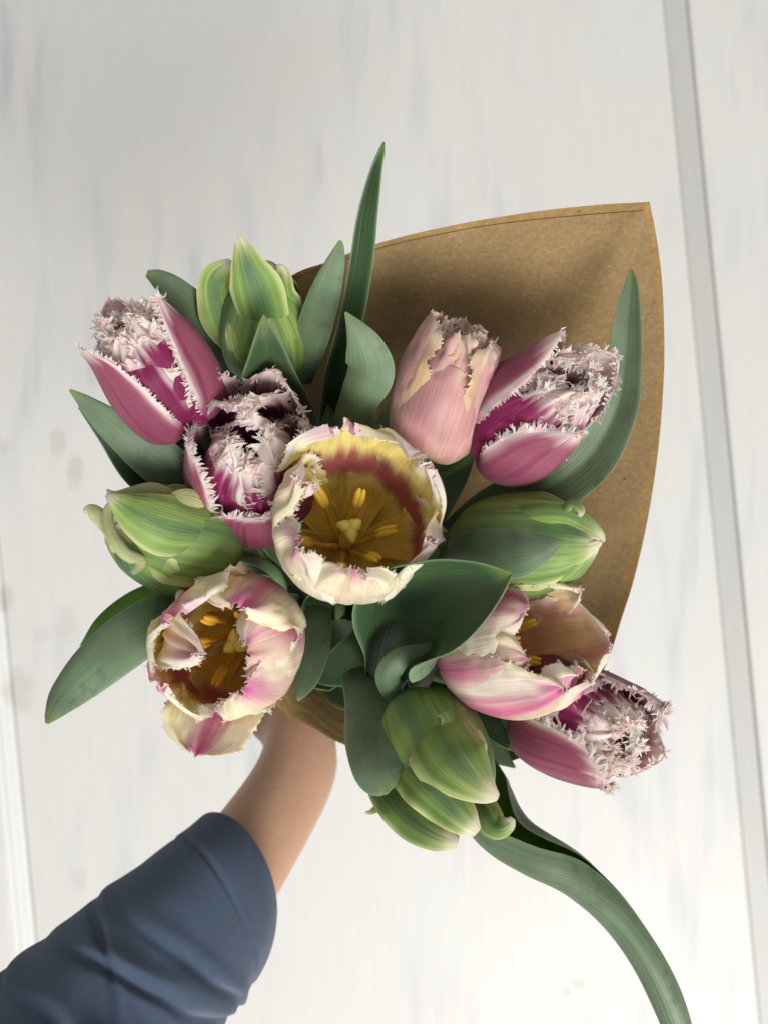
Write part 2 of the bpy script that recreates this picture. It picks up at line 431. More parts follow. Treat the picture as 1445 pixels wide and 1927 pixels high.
# ------------------------------------------------------------------ leaves
LEAF_F = lin((74, 104, 64)); LEAF_B = lin((112, 134, 102)); LEAF_D = lin((48, 78, 42)); LEAF_Y = lin((132, 156, 76))
LN = VN(3)
def leaf(parent, st, arc=(20, 10), roll=0, front='b', vfold=0.0, wave=0.0, seed=0, name='leaf', wavef=3.0, skew=0.0, asym=0.0, pal=None, thick=.0009):
    """st: stations (px, py, depth, half width in photo px[, roll]); front 'b' = glaucous back towards the camera, 'f' = inner face"""
    rows = []
    for s in st:
        p = at(*s[:3])
        rows.append([*p, s[3] * K * s[2], (s[4] if len(s) > 4 else roll)])
    S = catmull(rows, 46, arc=True)
    C = S[:, :3]; w = np.maximum(S[:, 3], 0.0004); rl = np.radians(S[:, 4])
    n = len(C); nu = 19
    T = nrm(np.gradient(C, axis=0))
    view = nrm(np.array([0, 0, H]) - C)
    N0 = nrm(view - np.sum(view * T, axis=1, keepdims=True) * T)
    B0 = np.cross(N0, T)
    N = N0 * np.cos(rl)[:, None] + B0 * np.sin(rl)[:, None]
    B = np.cross(N, T)
    B = -B if False else B
    u = np.linspace(-1, 1, nu)
    t = np.linspace(0, 1, n)
    A = np.radians(np.interp(t, [q[0] for q in arc], [q[1] for q in arc]) if isinstance(arc, list) else arc[0] * (1 - t) + arc[1] * t)[:, None]
    A = np.where(np.abs(A) < 1e-3, 1e-3, A)
    x = np.sin(A * u) / np.abs(A) * np.sign(A); y = (1 - np.cos(A * u)) / A
    vf = math.radians(vfold)
    y = y + np.abs(u) * math.sin(vf); x = x * math.cos(vf)
    x = x + asym * y
    wv = wave * np.sin(2 * math.pi * (wavef * t[:, None] + 0.25 * np.sign(u)) + seed) * np.abs(u) ** 2 * np.sin(math.pi * t)[:, None]
    y = y + wv + 0.10 * (LN(u * 1.5 + seed, t[:, None] * 5 + seed) - .5) * np.sin(math.pi * t)[:, None]
    P = C[:, None] + B[:, None] * (w[:, None] * x)[..., None] + N[:, None] * (w[:, None] * y)[..., None]
    uu, tt = np.meshgrid(u, t)
    nse = LN(uu * 2 + seed, tt * 6 + seed)
    edge = sstep(0.86, 1.0, np.abs(uu))
    tip = sstep(0.93, 1.0, tt)
    cf = mixc(LEAF_F * 0.62, LEAF_F * 0.85, nse); cf = mixc(cf, LEAF_D, 0.35 * np.ones_like(nse))
    cb = mixc(LEAF_B * 0.78, LEAF_B * 1.02, nse)
    cb = mixc(cb, LEAF_F * 0.75, sstep(0.25, 0.0, tt))
    mid = np.exp(-(uu / 0.05) ** 2)
    cf = mixc(cf, LEAF_F, 0.35 * mid)
    out = []
    for c in (cf, cb):
        c = mixc(c, lin((140, 168, 130)), 0.55 * edge)
        c = mixc(c, LEAF_Y, 0.6 * tip)
        out.append(c)
    cf, cb = out
    if front in ('y',):
        cf = mixc(cf, lin((96, 140, 40)), 0.75 * np.ones_like(nse)); front = 'f'
    uvs = np.stack([uu * 0.5 + 0.5 + seed * 0.37, tt], -1)
    mt = M_LEAF
    if pal:
        cf, cb = PAL[pal](uu, .35 + .65 * tt, seed * 2.7); mt = M_GREENPETAL if 'green' in pal else M_PETAL
    T_, B_ = (cb, cf) if front == 'f' else (cf, cb)      # the grid normal points away from the viewed side
    return sheet(name, P, thick, T_, B_, mt, parent, uvs)

# ------------------------------------------------------------------ petals
FN = VN(11); FN2 = VN(12)
def C_(r, g, b): return lin((r, g, b))
def pal_fringed(u, v, sd):
    au = np.abs(u); n = FN(u * 3 + sd, v * 2.5 + sd); st = FN2(u * 16 + sd, v * 1.6)
    edge = np.maximum(sstep(0.80, 0.97, au + 0.10 * (st - .5)) * sstep(0.25, 0.5, v), sstep(0.86, 0.99, v + 0.10 * (st - .5)))
    out = mixc(C_(182, 98, 126), C_(152, 66, 98), n)
    out = mixc(out, C_(196, 120, 140), 0.45 * sstep(.35, .75, v) * (1 - au * .5))
    out = mixc(out, C_(140, 50, 90), 0.5 * sstep(0.6, 0.8, st))
    out = mixc(out, C_(168, 110, 120), 0.4 * sstep(0.25, 0, v))
    out = mixc(out, C_(250, 232, 228), edge)
    inn = mixc(C_(170, 48, 118), C_(118, 24, 74), n)
    inn = mixc(inn, C_(96, 20, 60), sstep(0.45, 0.05, v))
    inn = mixc(inn, C_(214, 130, 168), 0.35 * sstep(0.62, 0.85, st) * sstep(.3, .7, v))
    edge2 = np.maximum(sstep(0.74, 0.95, au + 0.16 * (st - .5)) * sstep(0.3, 0.6, v), sstep(0.74, 0.95, v + 0.14 * (st - .5)))
    inn = mixc(inn, C_(252, 238, 232), edge2)
    return inn, out
def pal_magenta(u, v, sd):
    inn, out = pal_fringed(u, v, sd)
    n = FN(u * 3 + sd, v * 2.5 + sd); st = FN2(u * 16 + sd, v * 1.6)
    o2 = mixc(C_(172, 54, 112), C_(136, 30, 82), n)
    o2 = mixc(o2, C_(206, 110, 160), .4 * sstep(.6, .9, st) * sstep(.3, .7, v))
    e = np.maximum(sstep(0.72, 0.92, np.abs(u) + .12 * (st - .5)) * sstep(.35, .6, v), sstep(0.78, 0.92, v + .12 * (st - .5)))
    o2 = mixc(o2, C_(252, 238, 232), e)
    return inn, o2
def pal_cream(u, v, sd, fl=.9, tipk=.75):
    au = np.abs(u); n = FN(u * 2.2 + sd, v * 2 + sd); st = FN2(u * 14 + sd, v * 1.5)
    out = mixc(C_(250, 242, 206), C_(252, 247, 234), n)
    flame = sstep(0.55, 0.12, au + 0.24 * (st - .5) + .25 * (n - .5)) * sstep(0.08, .35, v) * fl
    out = mixc(out, C_(218, 120, 164), flame * (0.35 + .65 * sstep(.3, .6, n)))
    out = mixc(out, C_(222, 116, 176), tipk * sstep(.90, 1.0, v + .12 * (n - .5)) * sstep(.9, .2, au))
    out = mixc(out, C_(232, 226, 160), sstep(0.22, 0.0, v))
    inn = C_(246, 232, 150) * np.ones(u.shape + (1,))
    maroon = sstep(.36, .5, v + .06 * (st - .5)) * sstep(.80, .62, v + .14 * (st - .5) + .1 * au) * sstep(1.0, .55, au + .1 * (n - .5))
    inn = mixc(inn, C_(176, 62, 88), .88 * maroon)
    base = sstep(.48, .3, v)
    inn = mixc(inn, mixc(C_(232, 200, 80), C_(240, 214, 112), st), base)
    rim = np.maximum(sstep(.84, .97, v + .07 * (st - .5)), sstep(.80, .97, au + .1 * (st - .5)) * sstep(.45, .7, v))
    inn = mixc(inn, C_(252, 247, 236), rim)
    inn = mixc(inn, C_(232, 158, 200), .6 * tipk * sstep(.93, 1, v) * sstep(.35, .6, n))
    return inn, out
def pal_white(u, v, sd):
    return pal_cream(u, v, sd, fl=.28, tipk=.7)
def pal_peach(u, v, sd):
    inn, out = pal_cream(u, v, sd, fl=1.0)
    n = FN(u * 2.2 + sd, v * 2 + sd); st = FN2(u * 14 + sd, v * 1.5); au = np.abs(u)
    i2 = mixc(C_(236, 168, 104), C_(252, 224, 178), sstep(.25, .75, v + .2 * (n - .5)))
    i2 = mixc(i2, C_(226, 140, 160), .6 * sstep(.45, .6, n) * sstep(.4, .7, v))
    rim = np.maximum(sstep(.80, .97, v + .07 * (st - .5)), sstep(.76, .97, au + .1 * (st - .5)) * sstep(.4, .7, v))
    i2 = mixc(i2, C_(250, 240, 222), rim)
    return i2, out
def pal_soft(u, v, sd):
    inn, out = pal_cream(u, v, sd)
    au = np.abs(u); n = FN(u * 2.2 + sd, v * 2 + sd); st = FN2(u * 12 + sd, v * 1.2)
    out = mixc(C_(236, 200, 184), C_(220, 160, 170), n)
    out = mixc(out, C_(226, 206, 150), sstep(.62, 1.0, au + .10 * (st - .5)) * .85)
    out = mixc(out, C_(214, 200, 140), sstep(.36, .02, v))
    out = mixc(out, C_(236, 220, 200), .8 * sstep(.86, .98, v + .1 * (st - .5)) * sstep(.2, .5, au + .3 * n))
    inn = mixc(C_(226, 196, 150), C_(206, 130, 120), sstep(.5, .9, n))
    inn = mixc(inn, C_(240, 224, 206), sstep(.75, .95, v))
    return inn, out
def pal_green(u, v, sd):
    au = np.abs(u); n = FN(u * 2.5 + sd, v * 2 + sd); st = FN2(u * 17 + sd, v * 1.3)
    out = mixc(C_(116, 148, 76), C_(158, 184, 100), sstep(.25, .8, .55 * st + .45 * n))
    out = mixc(out, C_(92, 124, 86), .85 * sstep(.55, .0, au + .35 * (n - .5)) * sstep(0, .15, v))
    edge = np.maximum(sstep(.72, 1.0, au + .10 * (st - .5)), sstep(.84, 1.0, v + .06 * (st - .5)))
    out = mixc(out, C_(218, 222, 156), .9 * edge)
    out = mixc(out, C_(236, 228, 200), sstep(.94, 1.0, v + .04 * n))
    inn = mixc(C_(176, 190, 110), C_(136, 160, 70), st)
    inn = mixc(inn, C_(232, 226, 190), edge)
    return inn, out
def pal_flap(u, v, sd):
    inn, out = pal_cream(u, v, sd)
    return out, out
def pal_creamgreen(u, v, sd):
    inn, out = pal_green(u, v, sd)
    return inn, mixc(out, C_(214, 212, 160), .65 * np.ones_like(u))
PAL = dict(white=pal_white, peach=pal_peach, flap=pal_flap, creamgreen=pal_creamgreen, magenta=pal_magenta, fringed=pal_fringed, cream=pal_cream, soft=pal_soft, green=pal_green)

SHAPES = dict(
    blunt=[(0, .30), (.12, .66), (.3, .93), (.5, 1.0), (.7, 1.0), (.84, .93), (.93, .82), (.98, .72), (1, .55)],
    oval=[(0, .32), (.12, .66), (.3, .93), (.5, 1.0), (.7, .96), (.84, .80), (.93, .56), (.98, .30), (1, .10)],
    broad=[(0, .30), (.12, .62), (.3, .9), (.5, 1.0), (.7, 1.02), (.84, .95), (.93, .78), (.98, .50), (1, .25)],
    point=[(0, .35), (.12, .7), (.3, .96), (.5, 1.0), (.68, .86), (.82, .60), (.92, .36), (.97, .18), (1, .04)])
CLOSED = [(.03, 0), (.22, .03), (.345, .18), (.385, .42), (.36, .66), (.29, .86), (.20, 1.0)]
CLOSED_IN = [(.03, 0.02), (.18, .05), (.29, .2), (.325, .42), (.30, .64), (.22, .84), (.10, .97)]
BUD = [(.03, 0), (.22, .03), (.34, .18), (.375, .42), (.33, .66), (.22, .86), (.0, 1.0)]
BUDI = [(.03, 0), (.18, .03), (.28, .18), (.31, .42), (.26, .66), (.15, .86), (.0, .98)]
OPENP = [(.03, 0), (.30, .03), (.50, .2), (.58, .45), (.60, .7), (.60, .88), (.58, 1.0)]

def flower_frame(base, tip, rv=None):
    a = nrm(tip - base)
    view = nrm(np.array([0, 0, H]) - base)
    c = abs(float(view @ a))
    ref = view if (c < 0.80 or rv) else np.array([0, 1.0, 0])
    e1 = nrm(ref - (ref @ a) * a)
    e2 = np.cross(a, e1)
    return a, e1, e2

def rnd(sd):
    return random.Random(sd)

def spikes(name, rimP, rimOut, rimN, rimT, n, length, width, curl, parent, seed, rows=1, col=(255, 250, 245), col2=(250, 208, 206), jitter=0.6, branch=0.35, tuft=0, surf=None, flat=.45, segs=5, tk=.82):
    """the crystalline fringe: many little curved teeth grown out of the petal margin"""
    r = np.random.default_rng(seed)
    m = len(rimP)
    V = []; F = []; Cc = []
    c1 = lin(col); c2 = lin(col2)
    def one(p, out, nor, tan, Ln, wd, cu, cc, seg=segs):
        k0 = len(V)
        q = p.copy(); d = out
        pts = []
        for s in range(seg):
            f = s / (seg - 1)
            ww = wd * (1 - f) ** 0.55 * (1 - .25 * math.sin(math.pi * f)) + 0.00008
            V.append(q + tan * ww + nor * ww * flat); V.append(q); V.append(q - tan * ww + nor * ww * flat)
            for _ in range(3): Cc.append(cc * (0.90 + 0.10 * f))
            pts.append((q.copy(), d))
            d = nrm(d + cu * 0.55 * (.5 + f))
            q = q + d * Ln / seg
        for s in range(seg - 1):
            for a in range(2):
                F.append([k0 + 3 * s + a, k0 + 3 * s + a + 1, k0 + 3 * s + 4 + a, k0 + 3 * s + 3 + a])
        return pts
    def grow(p, d, nn, tt, Ln, wd, cu, cc):
        pts = one(p, d, nn, tt, Ln, wd, cu, cc)
        if r.random() < branch:
            for k in range(int(r.integers(1, 4))):
                q, dd = pts[int(r.integers(1, len(pts) - 2))]
                sg = 1 if r.random() < .5 else -1
                one(q, nrm(dd + tt * sg * (.5 + .4 * r.random()) + nn * r.normal() * .2), nn, tt, Ln * (.35 + .3 * r.random()), wd * .7, cu - tt * sg * .4, cc, 4)
    if tuft and surf is not None:                             # frilled flaps standing on the upper face of the petal
        SP, SN, ST, SA, ks = surf
        nvv, nuu = SP.shape[:2]
        nfl = max(tuft // 11, 1)
        for g in range(nfl):
            kk = min(int(nvv * (tk + (1 - tk) * r.random() ** .8)), nvv - 1); j0 = int(r.integers(5, nuu - 5)); jw = int(r.integers(3, 7))
            up_ = SA[kk, j0]; nn = SN[kk, j0] * ks * (1 if r.random() < .65 else -1)
            d0_ = nrm(up_ + nn * (.15 + .5 * r.random()) + ST[kk, j0] * r.normal() * .35)
            cu0 = nn * (.6 - 1.3 * r.random()) + ST[kk, j0] * r.normal() * .3
            nt = int(r.integers(7, 13))
            for q_ in range(nt):
                jj = j0 + (q_ / (nt - 1) - .5) * 2 * jw
                ja = int(np.clip(jj, 0, nuu - 2)); fj = float(np.clip(jj - ja, 0, 1))
                p = SP[kk, ja] * (1 - fj) + SP[kk, ja + 1] * fj
                tt = ST[kk, ja]
                d = nrm(d0_ + tt * ((q_ / (nt - 1)) - .5) * .9 + tt * r.normal() * .12 + nn * r.normal() * .12)
                f2 = r.random() ** 4
                env = .6 + .4 * math.sin(math.pi * (q_ + .5) / nt)
                grow(p - nn * .0004, d, nrm(np.cross(tt, d)), tt, length * env * (.75 + .35 * r.random()), width * 1.15, cu0 + tt * r.normal() * curl * .4, c1 * (1 - f2) + c2 * f2)
    seg_l = np.linalg.norm(np.diff(rimP, axis=0), axis=1); cl = np.concatenate([[0], np.cumsum(seg_l)])
    wn = VN(seed + 400)
    for i in range(n):
        t_ = (i + .5 + .35 * r.normal()) / n * cl[-1]
        t_ = float(np.clip(t_, 0, cl[-1] * .999)); k = int(np.searchsorted(cl, t_) - 1); k = min(max(k, 0), m - 2); f = (t_ - cl[k]) / max(seg_l[k], 1e-9)
        p = rimP[k] * (1 - f) + rimP[k + 1] * f
        o = rimOut[k]; nn = rimN[k]; tt = rimT[k]
        row = i % rows
        e_ = t_ / cl[-1]
        ends = float(sstep(0, .16, e_) * sstep(1, .84, e_))
        ph_ = float(wn(t_ * 260 + row * 9, row * 3.3)) - .5
        p = p - o * (0.0006 + row * .0009) + nn * ph_ * .0012
        d = nrm(o + tt * r.normal() * jitter * .38 + nn * (ph_ * 2.6 * jitter + r.normal() * .22 * jitter))
        cu = nn * (curl * 2.2 * (float(wn(t_ * 200 + 31, row * 5.1)) - .5) + r.normal() * curl * .25) + tt * r.normal() * curl * .55
        Ln = length * (0.55 + 0.6 * r.random()) * (.4 + .6 * ends)
        f2 = r.random() ** 5
        grow(p, d, nn, tt, Ln, width * (.75 + .5 * r.random()), cu, c1 * (1 - f2) + c2 * f2)
    V = np.array(V); uv = np.zeros((len(V), 2)); uv[:, 0] = r.random(len(V))
    o = mesh_obj(name, V, F, M_FRINGE, parent, np.array(Cc), uv, base=np.array(parent.parent['_w']))
    o['kind'] = 'stuff'
    return o

def petal(root, base, fr, L, phi, W=.34, ln=1.0, prof=CLOSED, a=(70, 60), shape='oval', lean=0.0, wave=0.0, wf=3.0, jag=0.0,
          pal='fringed', fringe=None, flr=0.0, seed=0, twist=0.0, thick=0.0007, rs=1.0, dz=0.0, side=0.0, name='petal', bulge=0.05, label=None, crinkle=0.0, v0=.4, tipout=0.0):
    ax, e1, e2 = fr
    nv, nu = 64, 41
    pr = catmull([(x * rs, z, 0) for x, z in prof], nv, arc=True)
    r_ = pr[:, 0] * L; z_ = pr[:, 1] * L * ln + dz * L
    v = np.linspace(0, 1, nv)
    r_ = r_ + flr * L * v ** 3 + tipout * L * sstep(.75, 1, v) ** 2
    sh = np.array(SHAPES[shape])
    w = np.interp(v, sh[:, 0], sh[:, 1]) * W * L
    # smooth the width curve
    w = np.convolve(np.pad(w, 2, mode='edge'), [.1, .2, .4, .2, .1], 'valid')
    w[-1] = sh[-1, 1] * W * L
    u = np.linspace(-1, 1, nu)
    u = np.sign(u) * np.abs(u) ** 0.9
    ph = math.radians(phi) + math.radians(twist) * v ** 1.5
    er = e1[None] * np.cos(ph)[:, None] + e2[None] * np.sin(ph)[:, None]
    et = -e1[None] * np.sin(ph)[:, None] + e2[None] * np.cos(ph)[:, None]
    C = base[None] + ax[None] * z_[:, None] + er * r_[:, None] + et * (side * L * v ** 2)[:, None]
    dr = np.gradient(r_); dzv = np.gradient(z_)
    ml = np.hypot(dr, dzv) + 1e-9
    Nn = er * (dzv / ml)[:, None] - ax[None] * (dr / ml)[:, None]       # outward normal
    al = np.radians(a[0] * (1 - v) + a[1] * v)[:, None]
    al = np.where(np.abs(al) < .02, .02, al)
    s = w[:, None] * u[None]
    sgn = np.sign(u)
    X = w[:, None] / np.abs(al) * np.sin(np.abs(al) * u[None])
    Y = -w[:, None] / al * (1 - np.cos(al * u[None]))
    rr = VN(seed + 5)
    wv = wave * L * np.sin(2 * math.pi * wf * v[:, None] + seed * 1.7 + 1.3 * np.sign(u)[None]) * np.abs(u)[None] ** 2.5 * sstep(.1, .5, v)[:, None]
    wv = wv + wave * .8 * L * np.sin(2 * math.pi * 1.7 * u[None] + seed) * sstep(.65, 1, v)[:, None] ** 1.5
    wv = wv + bulge * L * (rr(u[None] * 1.5 + 7, v[:, None] * 3) - .5)
    if crinkle:
        eg = np.maximum(np.abs(u)[None] ** 4, v[:, None] ** 6)
        wv = wv + crinkle * L * (rr(u[None] * 7 + 3, v[:, None] * 16) - .5) * eg
    wv = wv + 0.006 * L * np.exp(-(u / .06) ** 2)[None] * sstep(.1, .3, v)[:, None]
    P = C[:, None] + et[:, None] * X[..., None] + Nn[:, None] * (Y + wv)[..., None]
    if lean:
        P = P + (ax * 0 + nrm(e2)) [None, None] * (lean * L * v ** 2)[:, None, None]
    # ragged margin: move edge vertices in and out inside the surface
    if jag:
        jr = np.random.default_rng(seed + 99)
        for side_ in (0, -1):
            nb = 1 if side_ == 0 else -2
            o_ = P[:, side_] - P[:, nb]
            am = (jr.random(nv) - .35) * jag * sstep(.25, .6, v)
            P[:, side_] += nrm(o_) * (am * L)[:, None]
        o_ = P[-1] - P[-2]
        P[-1] += nrm(o_) * ((jr.random(nu) - .35) * jag * L)[:, None]
    uu, vv = np.meshgrid(u, v)
    cin, cout = PAL[pal](uu, vv, seed * 3.17)
    uvs = np.stack([uu * .5 + .5 + seed * .31, vv], -1)
    # (across x along) = et x meridian ; sign against outward normal decides which side is which
    N = grid_normals(P)
    outward = np.sum(N * Nn[:, None]) > 0
    T_, B_ = (cout, cin) if outward else (cin, cout)
    o = sheet(name, P, thick, T_, B_, M_GREENPETAL if pal == 'green' else M_PETAL, root, uvs)
    if label: o['label'] = label
    if fringe:
        kv = int(v0 * nv)
        rim = [(i, 0) for i in range(kv, nv)] + [(nv - 1, j) for j in range(1, nu)] + [(i, nu - 1) for i in range(nv - 2, kv - 1, -1)]
        ii = np.array([q[0] for q in rim]); jj = np.array([q[1] for q in rim])
        RP = P[ii, jj]; RN = N[ii, jj]
        RT = nrm(np.gradient(RP, axis=0))
        RO = nrm(np.cross(RT, RN))
        cen = P[int(nv * .6), nu // 2]
        s_ = np.sign(np.sum(RO * (RP - cen), axis=1)); s_[s_ == 0] = 1
        s_ = np.sign(np.median(s_)) if abs(np.sum(s_)) > 0 else 1
        RO = RO * s_
        ks = 1 if outward else -1
        surf = (P, N, nrm(np.gradient(P, axis=1)), nrm(np.gradient(P, axis=0)), ks)
        spikes('fringe', RP, RO, RN, RT, parent=o, seed=seed, surf=surf, **fringe)
    return o

G_ = GRIP
def stem(root, base, fr, seed, r=0.0030, colr=(118, 146, 96)):
    rn = rnd(seed)
    a = fr[0]
    th = rn.random() * 6.28; q = .004 + .012 * rn.random()
    e1 = nrm(np.cross(AX, [1, 0, 0])); e2 = np.cross(AX, e1)
    off = (e1 * math.cos(th) + e2 * math.sin(th)) * q
    g = GRIP + off
    low = GRIP - AX * (0.10 + .03 * rn.random()) - off * 0.6
    dist = np.linalg.norm(base - g)
    p1 = base - a * dist * .22
    mid = g + (base - g) * .45 - nrm(base - g) * 0 + AX * .01
    C = catmull([low, g - AX * .03, g, mid, p1 * .6 + (g + (base - g) * .78) * .4, base + a * .001], 40)
    c = lin(colr)
    o = tube('stem', C, np.linspace(r * 1.15, r, 40), M_STEM, root, 12, cols=c * .9)
    return o

def bead(name, c, ax, r, l, mat, parent, col, seed=0, groove=0.0):
    """elongated, slightly grooved body (anther, ovary)"""
    n = 12
    t = np.linspace(0, 1, n)
    R = r * np.sin(np.clip(t, .02, .98) * math.pi) ** .45
    C = c[None] + ax[None] * (t - .5)[:, None] * l
    return tube(name, C, R, mat, parent, 10, cols=lin(col))

def stamens(root, base, fr, L, n=6, tall=.50, spread=.26, seed=0, size=1.0, colr=(236, 196, 70)):
    ax, e1, e2 = fr
    rn = rnd(seed)
    for i in range(n):
        ph = 2 * math.pi * (i + .3 * rn.random()) / n + .5
        er = e1 * math.cos(ph) + e2 * math.sin(ph)
        p0 = base + ax * L * .06 + er * L * .05
        sp = spread * (.8 + .4 * rn.random()); tl = tall * (.85 + .25 * rn.random())
        p2 = base + ax * L * tl + er * L * sp
        p1 = (p0 + p2) / 2 + er * L * .03
        C = catmull([p0, p1, p2], 10)
        f = tube('filament', C, np.linspace(.0016, .0009, 10) * size, M_STAMEN, root, 8, cols=lin((222, 176, 66)))
        d = nrm(p2 - p1 + er * L * .1 * rn.random())
        for sgn in (-1, 1):
            sidev = nrm(np.cross(d, er)) * .0011 * size * sgn
            an = bead('anther', p2 + d * .004 + sidev, d, .0017 * size, .013 * size, M_STAMEN, root, colr)
    # pistil with a three lobed stigma
    C = catmull([base + ax * L * .03, base + ax * L * .25, base + ax * L * .47], 12)
    pis = tube('pistil', C, np.concatenate([np.linspace(.0030, .0036, 6), np.linspace(.0036, .0026, 6)]) * size, M_STAMEN, root, 12, cols=lin((222, 206, 110)))
    top = base + ax * L * .47
    for k in range(3):
        ph = 2 * math.pi * k / 3 + .4 + seed
        er = e1 * math.cos(ph) + e2 * math.sin(ph)
        et = np.cross(ax, er)
        V = []
        for (x, hw, z) in ((0, .0034, .0015), (.003, .0030, .0022), (.0055, .0016, .0016), (.0068, .0004, .0004)):
            for (yy, zz) in ((-hw, 0), (0, .0012), (hw, 0), (0, -.0022)):
                V.append(top + er * x * size + et * yy * size + ax * (z + zz) * size)
        F = []
        for s in range(3):
            for q in range(4):
                b = (q + 1) % 4
                F.append([4 * s + q, 4 * s + b, 4 * s + 4 + b, 4 * s + 4 + q])
        F += [[3, 2, 1, 0], [12, 13, 14, 15]]
        mesh_obj('stigma_lobe', V, F, M_STAMEN, root, np.tile(lin((240, 224, 120)), (16, 1)), np.zeros((16, 2)), base=np.array(root['_w']))

def tulip(label, group, b, t, seed, name='tulip', rv=None):
    base, tip = at(*b), at(*t)
    fr = flower_frame(base, tip, rv)
    L = float(np.linalg.norm(tip - base))
    root = root_empty(name, GRIP - AX * .10, label, 'tulip', group)
    stem(root, base, fr, seed)
    return root, base, fr, L

FRG = dict(n=150, length=.0060, width=.00088, curl=.8, rows=2, branch=.45, flat=.22)
FRT = dict(FRG, n=140, tuft=120, length=.0084, width=.00105, branch=.55)
FRG_S = dict(n=150, length=.0030, width=.00060, curl=.4, rows=1, branch=.1)
CMB = dict(n=80, length=.0030, width=.00070, flat=.2, curl=.35, rows=1, branch=.0, jitter=.3, col=(242, 236, 222), col2=(236, 220, 200))
CMB2 = dict(n=50, length=.0022, width=.00060, flat=.2, curl=.35, rows=1, branch=.0, jitter=.3, col=(242, 236, 222), col2=(236, 220, 200))

#BEGIN_FLOWERS
GF, GC, GG = 'pink fringed tulips in the bouquet', 'cream and pink tulips in the bouquet', 'unopened green tulips in the bouquet'
MIDC = [(.03, 0), (.24, .03), (.36, .2), (.395, .45), (.37, .7), (.335, .88), (.30, 1.0)]
MIDC_IN = [(.03, 0.02), (.2, .05), (.30, .2), (.325, .42), (.30, .64), (.22, .82), (.12, .95)]
# 1 upper left, side view
r1, b, fr, L = tulip('pink tulip with white frilled rim at the far left, above the long leaf tip', GF, (362, 798, .392), (220, 588, .352), 1)
P = lambda phi, sd, **k: petal(r1, b, fr, L, phi, seed=sd, **k)
P(180, 1, W=.36, prof=MIDC, a=(70, 55), fringe=FRG)
P(115, 2, W=.32, prof=MIDC_IN, fringe=FRT, pal='magenta', wave=.03)
P(-120, 3, W=.32, prof=MIDC_IN, fringe=FRT, pal='magenta', wave=.03)
P(-35, 7, W=.30, prof=MIDC_IN, fringe=dict(FRT, tuft=136, tk=.78), wave=.03, ln=.93, pal='magenta', rs=1.08)
P(30, 4, W=.30, prof=MIDC_IN, fringe=dict(FRT, tuft=136, tk=.74), wave=.03, ln=.98, pal='magenta')
P(180, 8, W=.28, prof=MIDC_IN, fringe=dict(FRT, tuft=122), wave=.03, ln=.98, pal='magenta', rs=.6)
P(72, 5, W=.35, prof=MIDC, a=(75, 55), fringe=FRG, ln=.98, shape='point', v0=.25)
P(-66, 6, W=.36, prof=MIDC, a=(75, 45), fringe=FRG_S, ln=.98, shape='point', v0=.25, tipout=.05)
# 2 centre left, facing the camera, wide frilled mouth
r2, b, fr, L = tulip('deep pink tulip with bushy white frills, touching the wide open yellow one', GF, (484, 955, .420), (464, 785, .360), 2, rv=1)
P = lambda phi, sd, **k: petal(r2, b, fr, L, phi, seed=sd, **k)
MID = [(.03, 0), (.28, .03), (.40, .2), (.43, .45), (.41, .7), (.39, .88), (.37, 1.0)]
MIDI = [(.03, 0.02), (.2, .05), (.31, .2), (.34, .42), (.31, .64), (.23, .82), (.13, .93)]
P(-152, 11, W=.34, prof=MID, a=(60, 30), fringe=FRG, ln=.98, tipout=.02)
P(142, 12, W=.34, prof=MID, fringe=FRG, a=(55, 40), v0=.3, ln=1.06)
P(88, 13, W=.34, prof=MID, fringe=FRG, a=(65, 60), v0=.3, ln=.88)
P(-88, 14, W=.36, prof=MID, a=(60, 50), fringe=FRG, ln=.86)
P(180, 17, W=.34, prof=MIDI, fringe=dict(FRT, tuft=108), wave=.03, pal='magenta', a=(50, -20), ln=1.04)
P(70, 15, W=.34, prof=MIDI, fringe=FRT, wave=.03, pal='magenta', ln=.92)
P(-72, 18, W=.34, prof=MIDI, fringe=FRT, wave=.03, pal='magenta', ln=.90)
P(-10, 19, W=.34, prof=MIDI, fringe=dict(FRT, tuft=136, tk=.78), wave=.02, pal='magenta', ln=.80, rs=1.05)
P(165, 10, W=.28, prof=MIDI, fringe=dict(FRT, tuft=136, tk=.7), wave=.04, pal='magenta', rs=.62, ln=.98)
P(14, 16, W=.42, prof=MID, a=(62, 50), fringe=FRG, ln=.50, shape='broad', tipout=.05)
# 3 cream pink, upright, nearly shut
r3, b, fr, L = tulip('nearly shut soft pink and cream tulip lying on the open brown paper', GC, (800, 842, .393), (872, 624, .364), 3)
P = lambda phi, sd, **k: petal(r3, b, fr, L, phi, seed=sd, pal='soft', **k)
SOFT = [(.03, 0), (.24, .02), (.35, .14), (.385, .4), (.36, .66), (.305, .86), (.24, 1.0)]
SOFTI = [(.03, 0), (.2, .02), (.30, .14), (.33, .4), (.30, .66), (.24, .86), (.12, 1.0)]
P(178, 21, W=.40, prof=SOFT, fringe=CMB2, ln=1.0, jag=.025, crinkle=.10, shape='blunt')
P(-85, 22, W=.36, prof=SOFT, fringe=CMB2, ln=1.06, jag=.025, crinkle=.08, shape='blunt', a=(75, 55))
P(85, 23, W=.38, prof=SOFT, fringe=CMB, ln=1.0, jag=.025, crinkle=.10, tipout=.02, shape='blunt', a=(75, 55))
P(120, 24, W=.34, prof=SOFTI, fringe=CMB, jag=.03, crinkle=.12, shape='blunt', wave=.03)
P(-120, 25, W=.34, prof=SOFTI, fringe=CMB, jag=.03, crinkle=.12, shape='blunt', wave=.03)
P(-25, 26, W=.34, prof=SOFTI, fringe=CMB, jag=.03, crinkle=.12, ln=.97, shape='blunt', wave=.03)
P(60, 29, W=.30, prof=SOFTI, fringe=CMB, jag=.025, crinkle=.16, shape='blunt', wave=.05, rs=.7, ln=1.02)
